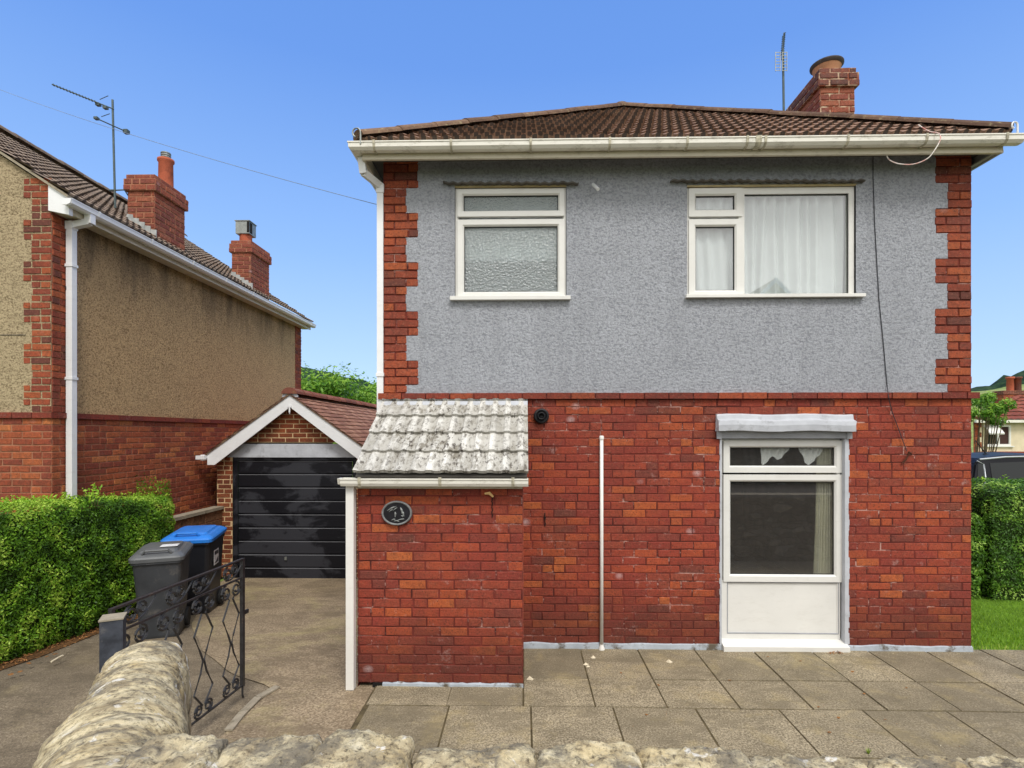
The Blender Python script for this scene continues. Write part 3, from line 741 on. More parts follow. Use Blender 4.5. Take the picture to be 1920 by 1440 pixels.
# windows --------------------------------------------------
def bar_frame(mb, a, b, c, d, y0, y1, t, mi=0, bev=0.012):
    """rectangular frame with mitred chamfer towards the opening"""
    A = [(a, c), (b, c), (b, d), (a, d)]; B = [(a+t, c+t), (b-t, c+t), (b-t, d-t), (a+t, d-t)]
    C = [(a+t-bev, c+t-bev), (b-t+bev, c+t-bev), (b-t+bev, d-t+bev), (a+t-bev, d-t+bev)]
    for i in range(4):
        j = (i+1) % 4
        q = lambda p, y: (p[0], y, p[1])
        mb.face([q(A[i], y0), q(A[j], y0), q(C[j], y0), q(C[i], y0)], mi)
        mb.face([q(C[i], y0), q(C[j], y0), q(B[j], y0+bev), q(B[i], y0+bev)], mi)
        mb.face([q(B[i], y0+bev), q(B[j], y0+bev), q(B[j], y1), q(B[i], y1)], mi)
        mb.face([q(A[i], y0), q(A[j], y0), q(A[j], y1), q(A[i], y1)], mi)
def window(outer, casements, fixed, Y, glass_m, label, sill=None, panel=None, frame_t=0.03, sill_drop=0.0):
    a, b, c, d = outer
    w = MB(); bar_frame(w, a+.003, b-.003, c+.003, d-.003, Y, Y+.06, frame_t)
    for bx in fixed.get('bars', []): w.box(bx[0], bx[1], Y+.0015, Y+.06, bx[2], bx[3])
    win = w.build('window', M['upvc'], house, label=label)
    for (x0, x1, z0, z1, t) in casements:
        m = MB(); bar_frame(m, x0, x1, z0, z1, Y-.012, Y+.03, t, bev=.014)
        m.build('casement', M['upvc'], win)
        g = MB(); g.box(x0+t-.002, x1-t+.002, Y+.024, Y+.030, z0+t-.002, z1-t+.002); g.build('pane', glass_m, win)
        s = MB(); gw = .007   # black gasket
        bar_frame(s, x0+t-.001, x1-t+.001, z0+t-.001, z1-t+.001, Y+.012, Y+.023, gw, bev=.002); s.build('gasket', M['rubber'], win)
    for (x0, x1, z0, z1) in fixed.get('panes', []):
        g = MB(); g.box(x0, x1, Y+.03, Y+.036, z0, z1); g.build('pane', glass_m, win)
        s = MB(); bar_frame(s, x0, x1, z0, z1, Y+.018, Y+.029, .006, bev=.002); s.build('gasket', M['rubber'], win)
    if sill:
        m = MB(); x0, x1, z0, z1, pr = sill
        sl_ = sill_drop; m.prism([(x0, D-pr, z0), (x0, D-pr, z1-.004-sl_), (x0, D-pr+.008, z1-sl_), (x0, Y+.02, z1+.008), (x0, Y+.02, z0)], (x1-x0, 0, 0)); m.build('sill', M['upvc'], win)
    if panel:
        m = MB(); x0, x1, z0, z1 = panel; m.box(x0, x1, Y+.012, Y+.03, z0, z1)
        m.build('infill_panel', M['upvc'], win)
        m = MB()
        bar_frame(m, x0-.004, x1+.004, z0-.004, z1+.004, Y-.0015, Y+.0118, .008, bev=.002)
        m.build('panel_bead', M['grey_dark'], win)
    return win
Y1 = D + 0.015
def pr(x0, y0, x1, y1, Y=Y1): return wrect(x0, y0, x1, y1, Y)
c1 = pr(858, 354, 1058, 407); c2 = pr(858, 411, 1058, 560)
window(w1, [c1 + (.056,), c2 + (.062,)], {}, Y1, M['frost'], 'upstairs window with frosted glass', sill=(at(845, 0, D).x, at(1069, 0, D).x, at(0, 569, D).z, at(0, 562, D).z, .055))
fp = pr(1396, 362, 1592, 553)
c1 = pr(1291, 353, 1391, 407); c2 = pr(1291, 411, 1391, 558)
bx = pr(1385, 350, 1397, 562); bb = pr(1394, 552, 1604, 562)
window(w2, [c1 + (.066,), c2 + (.066,)], {'panes': [fp], 'bars': [(bx[0], fp[0], bx[2], bx[3]), (fp[0], fp[1], w2[2]+.01, fp[2]), (fp[0], fp[1], fp[3], w2[3]-.01), (fp[1], w2[1]-.01, w2[2]+.01, w2[3]-.01)]},
       Y1, M['glass2'], 'wide upstairs window with a large fixed pane', sill=(at(1284, 0, D).x, at(1617, 0, D).x, at(0, 567, D).z, at(0, 561, D).z, .055))
Y3 = D + 0.045
c1 = pr(1356, 826, 1578, 886, Y3); c2 = pr(1356, 890, 1578, 1090, Y3)
pn = pr(1364, 1093, 1572, 1187, Y3)
fr = pr(1352, 1088, 1582, 1205, Y3)
w3f = (w3[0]+.01, w3[1]-.035, w3[2]+.0, w3[3]-.012)
window(w3f, [c1 + (.064,), c2 + (.066,)], {'bars': [(w3f[0], w3f[1], pn[3], c2[2]+.01), (w3f[0], w3f[1], w3f[2]-.0, pn[2]), (w3f[0], pn[0], pn[2], pn[3]), (pn[1], w3f[1], pn[2], pn[3])]},
       Y3, M['glass'], 'tall ground floor window with a white panel beneath it', panel=(pn[0], pn[1], pn[2], pn[3]),
       sill=(at(1353, 0, D).x, at(1587, 0, D).x, at(0, 1213, D).z, at(0, 1190, D).z, .06), sill_drop=.03)
# painted margin beside ground floor window and its hood
z0 = at(0, 1213, D).z; z1 = at(0, 822, D).z
for (xa, xb) in ((w3[0]-.006, w3[0]+.012), (at(1583, 0, D).x, w3[1]+.012)):
    n = 40; mb = MB()
    for i in range(n):
        a, b = z0+(z1-z0)*i/n, z0+(z1-z0)*(i+1)/n; o = U(-.006, .006)
        if xa < w3[0]: mb.box(xa+o*.6, xb, D-.012, D+.05, a, b)
        else: mb.box(xa, xb+o, D-.012, D+.06, a, b)
    mb.build('painted_margin', M['grey_paint'], house)
h0, h1, hz0, hz1 = wrect(1342, 777, 1595, 822)
mb = MB(); zt = hz1; zb = hz0; hm = at(0, 806, D).z
n = 26
prof = [(0, zt+.004), (.03, zt), (.042, zt-.012), (.048, zt-.045), (.085, zt-.062), (.092, zt-.10), (.086, hm-.012), (.03, hm-.014), (0, hm-.014)]
k = len(mb.v); mpt = len(prof)
for i in range(n+1):
    x = h0 + (h1-h0)*i/n
    for j, (o, z) in enumerate(prof): mb.v.append((x + (0.006*sin(j*2.1) if i in (0, n) else 0), D - o, z + 0.005*sin(i*.45) + U(-.0015, .0015)))
mb.idx(k, [(i*mpt+j, i*mpt+j+1, (i+1)*mpt+j+1, (i+1)*mpt+j) for i in range(n) for j in range(mpt-1)] + [tuple(range(mpt)), tuple(range(n*mpt, (n+1)*mpt))])
mb.build('window_hood', M['grey_paint'], house)
mb = MB(); mb.box(h0+.012, h1-.01, D-.022, D+.05, zb, hm); mb.box(h0+.0, h0+.045, D-.034, D-.02, zb-.003, hm+.02); mb.box(h1-.05, h1-.004, D-.034, D-.02, zb-.003, hm+.02)
mb.build('lintel', M['grey_dark'], house)
# drip strips over the upper windows
for (xa, xb, yy) in ((832, 1084, 347), (1256, 1615, 343)):
    a = at(xa, yy, D); b = at(xb, yy, D); mb = MB(); n = int((b.x-a.x)/.012)
    k = 0
    for i in range(n+1):
        x = a.x + (b.x-a.x)*i/n; w = 0.006*sin(2*pi*x/.085) + 0.003*sin(x*23)
        z = a.z + (b.z - a.z)*i/n + w
        mb.v += [(x, D+.0, z+.018), (x, D-.062, z+.004), (x, D-.064, z-.008), (x, D, z-.004)]
    mb.idx(0, [(i*4+j, i*4+(j+1) % 4, i*4+4+(j+1) % 4, i*4+4+j) for i in range(n) for j in range(4)] + [(0, 1, 2, 3), (n*4, n*4+1, n*4+2, n*4+3)])
    mb.build('drip_strip', M['lead' if False else 'soffit'], house)
    mb = MB(); h = w1 if xa < 1000 else w2
    mb.box(h[0], h[1], D-.012, D+.01, h[3]-.001, h[3]+.014); mb.build('lintel', simple('yellowed_timber', lin(176, 160, 122), 0.7, .15, 9), house)
# plinth
mb = MB(); xs = -0.01; n = 120; z_t = 0.058
k = len(mb.v)
for i in range(n+1):
    x = -0.02 + (XR+.004+0.02)*i/n
    zt_ = z_t + 0.012*mnoise.noise(Vector((x*5, 0, 0))) + (.03*max(0, mnoise.noise(Vector((x*2+7, 3, 0)))) if x > 3 else 0)
    mb.v += [(x, D-.001, zt_+.004), (x, D-.017, zt_-.004), (x, D-.026, -.03)]
mb.idx(k, [(i*3+j, i*3+j+1, i*3+4+j, i*3+3+j) for i in range(n) for j in range(2)])
mb.build('plinth', M['plinth'], house, smooth=False)

# roof -----------------------------------------------------
EO = 0.25; XEL, XER = XL-.125, XR+.075; YE = D-EO; YEB = YB+.2
pitch = math.atan(0.68); rx0, rx1 = XEL-.02, XER+.02; ry0, ry1 = YE-.04, YEB+.04; ZR0 = HC+2.585
half = (rx1-rx0)/2; cx = (rx0+rx1)/2; ZAP = ZR0 + half*0.68
ap1 = Vector((cx, ry0+half, ZAP)); ap2 = Vector((cx, ry1-half, ZAP))
cFL, cFR = Vector((rx0, ry0, ZR0)), Vector((rx1, ry0, ZR0)); cBL, cBR = Vector((rx0, ry1, ZR0)), Vector((rx1, ry1, ZR0))
n_l = Vector((1, -1, 0)).normalized()
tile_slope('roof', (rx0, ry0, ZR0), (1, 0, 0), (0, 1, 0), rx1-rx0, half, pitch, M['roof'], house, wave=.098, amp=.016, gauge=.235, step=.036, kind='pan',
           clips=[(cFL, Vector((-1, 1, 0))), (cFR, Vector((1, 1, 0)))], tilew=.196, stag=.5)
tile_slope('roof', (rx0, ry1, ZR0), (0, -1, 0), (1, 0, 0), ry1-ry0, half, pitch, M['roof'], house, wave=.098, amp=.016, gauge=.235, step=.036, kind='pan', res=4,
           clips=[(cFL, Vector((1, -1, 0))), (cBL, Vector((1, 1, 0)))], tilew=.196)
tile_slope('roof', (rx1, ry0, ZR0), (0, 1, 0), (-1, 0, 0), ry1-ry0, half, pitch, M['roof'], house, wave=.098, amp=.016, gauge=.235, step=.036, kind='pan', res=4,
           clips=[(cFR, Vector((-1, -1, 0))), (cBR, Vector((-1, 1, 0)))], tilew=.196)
mb = MB(); mb.face([cBL, cBR, ap2]); mb.build('roof', M['roof'], house)
mb = MB(); e = Vector((0, 0, .035))
ridge_tiles(mb, cFL+e, ap1+e, .085); ridge_tiles(mb, cFR+e, ap1+e, .085); ridge_tiles(mb, ap1+e, ap2+e, .115); ridge_tiles(mb, cBL+e, ap2+e, .1); ridge_tiles(mb, cBR+e, ap2+e, .1)
mb.build('ridge_tiles', M['ridge'], house)
# fascia, soffit, gutter
path = [(XEL, YEB), (XEL, YE), (XER, YE), (XER, YEB)]
mb = MB(); mb.sweep(path[:3], [(-.022, ZE), (.0, ZE), (.004, ZE+.002), (.004, ZE+.028), (0, ZE+.03), (0, ZE+.125), (-.022, ZE+.125)], side=1)
mb.build('fascia', M['fascia'], house)
mb = MB(); mb.box(XER-.02, XER+.002, YE+.003, YEB, ZE+.004, ZE+.13); mb.box(XR+.012, XER-.021, YE+.004, YEB, ZE+.012, ZE+.024); mb.build('side_eaves_board', M['grey_eaves'], house)
mb = MB(); sz = ZE+.10
mb.box(XEL+.02, XER-.02, YE+.02, D+.02, sz, sz+.02); mb.box(XEL+.02, XL+.01, D+.02, YB+.1, sz, sz+.02); mb.box(XR-.01, XER-.02, D+.02, YB+.1, sz, sz+.02)
mb.build('soffit', M['soffit'], house)
def gutter_prof(z, w=.105, h=.07):
    return [(.004, z+h), (.004, z+.008), (.03, z), (.075, z), (w-.008, z+.022), (w-.006, z+h-.012), (w, z+h-.01), (w, z+h), (w-.01, z+h), (w-.012, z+h-.01), (w-.018, z+.026), (.07, z+.007), (.03, z+.007), (.010, z+.014), (.010, z+h)]
gz0 = HC+2.498
mb = MB(); mb.sweep([(XEL, YEB), (XEL, YE), (XER+.10, YE)], gutter_prof(gz0), side=1)
g_o = mb.build('gutter', M['gutter'], house)
def bracket(mb, x, y, z, w=.105, h=.07, t=.022):
    """clip round the gutter front"""
    pf = [(-.0, z-.004), (.03, z-.005), (.076, z-.005), (w-.005, z+.019), (w+.003, z+.05), (w+.004, z+h+.003), (w-.016, z+h+.004)]
    for a, b in zip(pf, pf[1:]):
        mb.prism([(x-t/2, y-a[0], a[1]), (x-t/2, y-b[0], b[1]), (x-t/2, y-b[0]+.004, b[1]+.005), (x-t/2, y-a[0]+.004, a[1]+.005)], (t, 0, 0))
for px in (702, 846, 995, 1143, 1288, 1400, 1421, 1434, 1588, 1735, 1885):
    mb = MB(); bracket(mb, at(px, 270, YE-.08).x, YE, gz0, t=.02 if px not in (1421,) else .05)
    mb.build('gutter_bracket', M['gutter_clip'], house)
# hooks at the gutter ends
def hook(mb, base, flip=1, s=1.0):
    pts = [base, base + Vector((0, 0, .10*s))]
    for i in range(12):
        a = -pi*0.05 + i/11*pi*1.45
        pts.append(base + Vector((flip*(-.035*s + .035*s*cos(a))*1.0, 0, .10*s + .04*s*sin(a))))
    mb.tube(pts, .0075, 6)
mb = MB(); hook(mb, at(676, 270, YE-.1)); mb.build('gutter_hook', M['metal_grey'], house)
mb = MB(); hook(mb, at(1908, 250, YE-.1), 1, .7); mb.build('gutter_hook', M['white'], house)
# downpipe at left corner
mb = MB(); w = .062
def sq(mb, p, q, w=.062, d=None, up=Vector((0, 1, 0))):
    p = Vector(p); q = Vector(q); ax = (q-p); a = ax.cross(up).normalized()*(d or w); b = a.cross(ax).normalized()*w
    mb.obox(p - a/2 - b/2, a, b, ax)
pp = [at(678, 296, 4.93), at(682, 326, 4.95), at(714, 350, 5.13)]
sq(mb, pp[0], pp[1]); sq(mb, pp[1] + Vector((0, 0, .01)), pp[2], .058); mb.cbox(pp[2].x, pp[2].y, pp[2].z-.012, .072, .072, .05)
px_ = pp[2]
mb.cbox(px_.x, px_.y, (px_.z + ZS1-.3)/2, .060, .060, px_.z - ZS1+.3)
for zz in (px_.z-.05, HC+.55): mb.cbox(px_.x, px_.y, zz, .074, .074, .035)
mb.build('downpipe', M['white'], house)
# flue vent, waste pipe, overflow stub
mb = MB(); c = at(1015, 780, D-.03)
mb.lathe((c.x, D, c.z), [(.072, 0), (.072, -.03), (.066, -.042), (.05, -.046), (.048, -.03), (.036, -.03), (.034, -.075), (.026, -.078), (.024, -.04), (0.0, -.04)], 28, axis='Y')
mb.build('flue_vent', M['black'], house, smooth=True)
mb = MB(); a = at(1128, 818, D-.03); b = at(1129, 1218, D-.03)
mb.tube([a, Vector((a.x, a.y, 0.0))], .0165, 14); mb.lathe((a.x, a.y, a.z-.03), [(.021, 0), (.022, .025), (.017, .035), (0, .036)], 14); mb.lathe((a.x, a.y, .0), [(.03, 0), (.028, .025), (.02, .04), (.0165, .06)], 14)
mb.build('waste_pipe', M['pipe'], house, smooth=True)
mb = MB(); a = at(1112, 346, D); mb.tube([a, a + Vector((.035, -.09, -.085))], .016, 12); mb.build('overflow_pipe', M['white'], house)
# hole with rust streaks, foam
mb = MB(); p = at(1022, 975, D-.009)
for i in range(7): mb.box(p.x-.006+.003*sin(i), p.x+.004+.003*sin(i*2), D-.013, D-.004, p.z-.06+i*.018, p.z-.06+(i+1)*.018)
mb.build('wall_crack', M['dark_gap'], house)
# chimney on the right slope
def stack(name, x0, x1, y0, y1, z0, z1, cap_h, parent, bm_, cm_, mm_, cap=.035, Hc=.078):
    mb = MB()
    for (O, Ud, N, Ln) in (((x0, y0, 0), (1, 0, 0), (0, -1, 0), x1-x0), ((x0, y0, 0), (0, 1, 0), (-1, 0, 0), y1-y0), ((x1, y0, 0), (0, 1, 0), (1, 0, 0), y1-y0), ((x0, y1, 0), (1, 0, 0), (0, 1, 0), x1-x0)):
        brickwork(mb, O, Ud, N, z0, z1-cap_h, lambda k, z, Ln=Ln: [(0, Ln)], Hc=Hc, dep=.008, j=.014)
    a, b, c, d = x0-cap, x1+cap, y0-cap, y1+cap
    mb.box(a+.003, b-.003, c+.003, d-.003, z1-cap_h, z1-Hc-.002, 1)
    for (O, Ud, N, Ln) in (((a, c, 0), (1, 0, 0), (0, -1, 0), b-a), ((a, c, 0), (0, 1, 0), (-1, 0, 0), d-c), ((b, c, 0), (0, 1, 0), (1, 0, 0), d-c)):
        brickwork(mb, O, Ud, N, z1-cap_h, z1-Hc, lambda k, z, Ln=Ln: [(0, Ln)], Hc=Hc, dep=.008, j=.014, mb_=2)
    a, b, c, d = x0-.012, x1+.012, y0-.012, y1+.012
    for (O, Ud, N, Ln) in (((a, c, 0), (1, 0, 0), (0, -1, 0), b-a), ((a, c, 0), (0, 1, 0), (-1, 0, 0), d-c), ((b, c, 0), (0, 1, 0), (1, 0, 0), d-c)):
        brickwork(mb, O, Ud, N, z1-Hc, z1-.01, lambda k, z, Ln=Ln: [(0, Ln)], Hc=Hc, dep=.006, j=.014, mb_=2)
    mb.face([(a, c, z1-.012), (b, c, z1-.012), (b, d, z1-.012), (a, d, z1-.012)], 1)
    return mb.build(name, [bm_, mm_, cm_], parent)
YC = 6.62
ca = at(1538, 130, YC); cb = at(1602, 130, YC)
ch = stack('chimney', ca.x, cb.x, YC, YC+1.05, HC+2.6, at(1570, 127, YC).z, .235, house, M['brick_c'], M['brick_cap'], M['mortar_c'])
zt = at(1570, 127, YC).z
mb = MB(); pc = at(1550, 120, YC+.30)
mb.lathe((pc.x, pc.y, zt-.05), [(.12, 0), (.125, .08), (.13, .14), (.15, .20), (.165, .24), (.165, .262), (.15, .265), (.13, .22), (.1, .18)], 28)
mb.build('chimney_pot', M['terracotta_pale'], ch, smooth=True)
mb = MB(); mb.lathe((pc.x, pc.y, zt-.05), [(.166, .235), (.19, .262), (.19, .278), (.17, .29), (.0, .292)], 28); mb.build('pot_rim', M['lead_dark'], ch, smooth=True)
mb = MB(); pc = at(1525, 148, YC+.85)
mb.lathe((pc.x, pc.y, zt-.05), [(.12, 0), (.12, .15), (.15, .2), (.15, .225), (.0, .23)], 24); mb.build('chimney_pot', M['brick_cap'], ch, smooth=True)

# ------------------------------------------------------------------ lean-to outhouse
YP = 4.335; XP0, XP1 = XL, -0.012
out = thing('brick_outhouse', 'small red brick lean-to with pale lichened tile roof, against the grey house', 'outhouse', ((XP0+XP1)/2, (YP+D)/2, 0))
zpt = at(0, 900, YP).z + .03
mb = MB()
brickwork(mb, (0, YP, 0), (1, 0, 0), (0, -1, 0), 0.03, zpt, lambda k, z: [(XP0, XP1)], dep=.0048, ph=XP0, j=.008, L=.219)
brickwork(mb, (XP0, YP, 0), (0, 1, 0), (-1, 0, 0), -0.05, zpt, lambda k, z: [(0, D-YP-.012)], dep=.007)
brickwork(mb, (XP1, YP, 0), (0, 1, 0), (1, 0, 0), 0.0, zpt, lambda k, z: [(0, D-YP-.012)], dep=.007)
# triangular cheeks
prz = HC + .28
for x in (XP0+.003, XP1-.003): mb.face([(x, YP, zpt-.1), (x, D-.012, zpt-.1), (x, D-.012, prz), (x, YP, zpt)], 1)
mb.build('wall', [M['brick'], M['mortar_red']], out)
mb = MB(); n = 30
for i in range(n+1):
    x = XP0+.2 + (XP1-XP0-.2+.006)*i/n
    mb.v += [(x, YP-.002, .036+U(-.006, .006)), (x, YP-.02, .028), (x, YP-.024, -.02)]
mb.idx(0, [(i*3+j, i*3+j+1, i*3+4+j, i*3+3+j) for i in range(n) for j in range(2)]); mb.build('plinth', M['plinth'], out)
mb = MB(); mb.box(XP0+.12, XP0+.2, YP-.014, YP+.05, -.02, .03); mb.build('hole', M['dark_gap'], out)
YPE = YP-.115; ZPE = at(0, 887, YPE).z; prun = D-.02-YPE; ppitch = math.atan2(HC+.292-ZPE, prun)
xo0 = XP0-.0; xo1 = XP1+.045
tile_slope('roof', (xo0, YPE, ZPE), (1, 0, 0), (0, 1, 0), xo1-xo0, prun, ppitch, M['roof_p'], out, wave=.118, amp=.011, gauge=(prun/cos(ppitch))/4.001, step=.03, kind='roll', res=9, tilew=.236)
mb = MB(); up = Vector((0, cos(ppitch), sin(ppitch)))
a = Vector((xo0+.01, YPE+.03, ZPE-.05)); mb.obox(a, Vector((xo1-xo0-.02, 0, 0)), up*(prun/cos(ppitch)-.05), Vector((0, -sin(ppitch), cos(ppitch)))*.035); mb.build('roof_deck', M['soffit'], out)
mb = MB()   # mortar fillet at the wall
n = 30
for i in range(n+1):
    x = xo0+.02 + (xo1-xo0-.02)*i/n; mb.v += [(x, D-.009, HC+.315+U(-.002, .004)), (x, D-.03, HC+.30), (x, D-.085, HC+.268+U(-.003, .003)), (x, D-.09, HC+.25)]
mb.idx(0, [(i*4+j, i*4+j+1, i*4+5+j, i*4+4+j) for i in range(n) for j in range(3)]); mb.build('flashing', M['grey_paint'], out)
mb = MB(); zf = at(0, 914, YP-.03).z
mb.box(XP0-.012, XP1, YP-.045, YP-.014, zf, zf+.085); mb.build('fascia', M['fascia'], out)
zg = at(0, 911, YP-.1).z
gp = [(o-.0, z) for o, z in gutter_prof(zg+.005, .095, .062)]
mb = MB(); mb.sweep([(XP0-.10, YP-.046), (xo1, YP-.046)], gp, side=1)
mb.prism([(XP0-.10, YP-.05, zg+.066), (XP0-.10, YP-.14, zg+.066), (XP0-.10, YP-.12, zg+.02), (XP0-.10, YP-.06, zg+.008)], (-.022, 0, 0))
mb.build('gutter', M['gutter'], out)
for px in (676, 826, 962):
    mb = MB(); bracket(mb, at(px, 900, YP-.1).x, YP-.046, zg+.005, .095, .062); mb.build('gutter_bracket', M['gutter_clip'], out)
mb = MB(); pa = at(659, 915, YP-.03)
mb.box(pa.x-.031, pa.x+.031, YP-.075, YP-.013, 0.0, zg+.02); mb.build('downpipe', M['pipe'], out)
mb = MB(); p = at(920, 930, YP-.012)
for i in range(14): mb.box(p.x+.012+.004*sin(i*1.7)-.003, p.x+.012+.004*sin(i*1.7)+.003, YP-.0125, YP-.003, p.z-.17+i*.012, p.z-.17+(i+1)*.012)
mb.build('wall_crack', M['dark_gap'], out)
mb = MB(); mb.tube([(p.x-.045, YP-.02, p.z+.02), (p.x-.01, YP-.03, p.z+.025), (p.x+.02, YP-.018, p.z-.005)], [.008, .013, .008], 7); mb.build('foam_filler', M['foam'], out)
# oval plaque
pc = at(744, 962, YP-.02)
pl = thing('wall_plaque', 'dark oval plaque with worn grey relief, hung on the outhouse brickwork', 'plaque', (pc.x, YP-.012, pc.z))
def oval(a, b, y0, y1, m, name, inner=None):
    mb = MB(); n = 40; k = 0
    ring = [(a*cos(2*pi*i/n), b*sin(2*pi*i/n)) for i in range(n)]
    o = Vector((pc.x, YP-.012, pc.z))
    if inner:
        ia, ib = inner; r2 = [(ia*cos(2*pi*i/n), ib*sin(2*pi*i/n)) for i in range(n)]
        prof_ = [(1.0, ring, 0), (1.0, ring, -.010)]
        for (x, z) in ring: mb.v.append(tuple(o + Vector((x, 0, z))))
        for (x, z) in ring: mb.v.append(tuple(o + Vector((x*.985, y0*.7, z*.985))))
        for (x, z) in ring: mb.v.append(tuple(o + Vector(((x+ia*x/a)/2, y0, (z+ib*z/b)/2))))
        for (x, z) in r2: mb.v.append(tuple(o + Vector((x, y1, z))))
        mb.idx(0, [(j*n+i, j*n+(i+1) % n, (j+1)*n+(i+1) % n, (j+1)*n+i) for j in range(3) for i in range(n)])
    else:
        mb.face([tuple(o + Vector((x, y0, z))) for x, z in ring])
    return mb.build(name, m, pl, smooth=bool(inner))
oval(.122, .098, -.024, -.012, M['plaque_rim'], 'rim', (.106, .082)); oval(.108, .084, -.012, 0, M['plaque'], 'face')
mb = MB(); o = Vector((pc.x, YP-.026, pc.z))
for (x0, z0, x1, z1, r_) in ((-.075, .02, -.02, .052, .005), (-.06, .012, -.03, .03, .004), (-.055, .028, .0, .056, .004), (-.03, .02, .005, .045, .004),
                             (.03, .045, .045, -.005, .009), (.04, .02, .058, -.025, .008), (.035, -.02, .05, -.03, .006),
                             (-.04, -.055, -.01, -.05, .006), (0, -.06, .06, -.045, .005), (-.02, -.062, .02, -.066, .005), (-.012, .01, -.012, -.03, .008)):
    mid = Vector(((x0+x1)/2+.004, -.003, (z0+z1)/2+.005))
    mb.tube([o+Vector((x0, 0, z0)), o+mid, o+Vector((x1, 0, z1))], [r_*.4, r_, r_*.4], 6)
mb.build('relief', M['plaque_relief'], pl)

# ------------------------------------------------------------------ curtains
def drape(name, x0, x1, z0, z1, y, m, folds, amp, label, cat, gather=None, seed=0):
    mb = MB(); nx, nz = int((x1-x0)/.008), 24
    for j in range(nz+1):
        tz = j/nz; z = z0 + (z1-z0)*tz
        for i in range(nx+1):
            u = i/nx
            x = x0 + (x1-x0)*u
            if gather: x = gather(u, tz)
            ph = folds*2*pi*u + 1.5*mnoise.noise(Vector((u*folds*.6, tz*.8, seed)))*2
            yy = y + amp*sin(ph) + amp*.8*mnoise.noise(Vector((u*9, tz*1.2, seed+5)))
            mb.v.append((x, yy, z))
    w = nx+1
    mb.idx(0, [(j*w+i, j*w+i+1, (j+1)*w+i+1, (j+1)*w+i) for j in range(nz) for i in range(nx)])
    return mb.build(name, m, None, smooth=True, label=label, cat=cat)
drape('net_curtain', w2[0]-.05, w2[0]+.50, w2[2]-.05, w2[3]+.02, D+.098, M['net'], 5, .012, 'plain white net curtain behind the narrow casements of the wide upstairs window', 'curtain', seed=2)
drape('net_curtain', w2[0]+.47, w2[1]+.05, w2[2]-.05, w2[3]+.02, D+.115, M['net'], 11, .024, 'folded white net curtain behind the large upstairs pane', 'curtain', seed=4)
drape('net_curtain', w1[0]-.02, w1[1]+.02, w1[2]+.42, w1[3]+.02, D+.17, M['net'], 7, .012, 'added pale curtain lightening the upper part of the frosted upstairs window', 'curtain', seed=21)  # added short curtain: brightens the upper frosted pane, leaves its foot dark
xr = w3[1]-.05
def gath(u, tz):
    w = .13 + .05*(1-tz)**1.5*0 + (.02 if tz > .5 else 0); l = xr - .155 - .05*(1-tz)**2
    return l + (xr-l)*u
drape('curtain', 0, .15*6, w3[2]+.2, w3[3]+.0, D+.135, M['curtain'], 6, .022, 'cream curtain drawn to the right of the ground floor window', 'curtain', gather=gath, seed=8)
# crumpled net bunched at the top pane
mb = MB(); nx, nz = 90, 14; xa, xb = at(1425, 0, D+.13).x, at(1547, 0, D+.13).x; zt = w3[3]-.055
for j in range(nz+1):
    for i in range(nx+1):
        u = i/nx; x = xa + (xb-xa)*u
        ln = .07 + .15*max(0, 1-abs(u-.73)*3.6) + .15*max(0, 1-abs(u-.03)*7) + .09*max(0, 1-abs(u-.26)*4.5)
        ln *= (0.35 + .65*min(1, abs(u-.5)*6))
        z = zt - ln*j/nz
        xs_ = x + (.73-u)*.12*(j/nz)*(1 if u > .5 else 0)
        mb.v.append((xs_, D+.108+.010*sin(u*60+j*.4), z))
w = nx+1; mb.idx(0, [(j*w+i, j*w+i+1, (j+1)*w+i+1, (j+1)*w+i) for j in range(nz) for i in range(nx)])
mb.build('net_curtain', M['net'], None, smooth=True, label='crumpled scrap of white net caught in the top of the ground floor window', cat='curtain')

# ------------------------------------------------------------------ aerials, wires
def yagi(base, top, name, label, booms, foot):
    a = thing(name, label, 'aerial', foot)
    mb = MB(); mb.tube([base, top], .016, 8); mb.build('mast', M['aerial'], a)
    return a
YA = 7.55
ab, atp = at(1470, 240, YA), at(1468, 92, YA)
a1 = yagi(ab, atp, 'tv_aerial', 'upright tv aerial with small grid panel, beside the grey house chimney', None, tuple(ab))
mb = MB(); b0 = at(1466, 112, YA); b1 = at(1470, 62, YA+.3); mb.tube([b0, b1], .010, 6)
for i in range(9):
    p = b0.lerp(b1, .25+i*.085); mb.box(p.x-.006, p.x+.006, p.y-.05, p.y+.05, p.z-.003, p.z+.003)
mb.build('boom', M['aerial'], a1)
mb = MB(); c = at(1465, 115, YA-.05)
for sx_ in (-.045, .045):
    mb.box(c.x+sx_-.035, c.x+sx_-.029, c.y, c.y+.01, c.z-.13, c.z+.13); mb.box(c.x+sx_+.029, c.x+sx_+.035, c.y, c.y+.01, c.z-.13, c.z+.13)
    for i in range(7): mb.box(c.x+sx_-.033, c.x+sx_+.033, c.y+.002, c.y+.008, c.z-.125+i*.041, c.z-.119+i*.041)
mb.build('reflector', M['metal_grey'], a1)
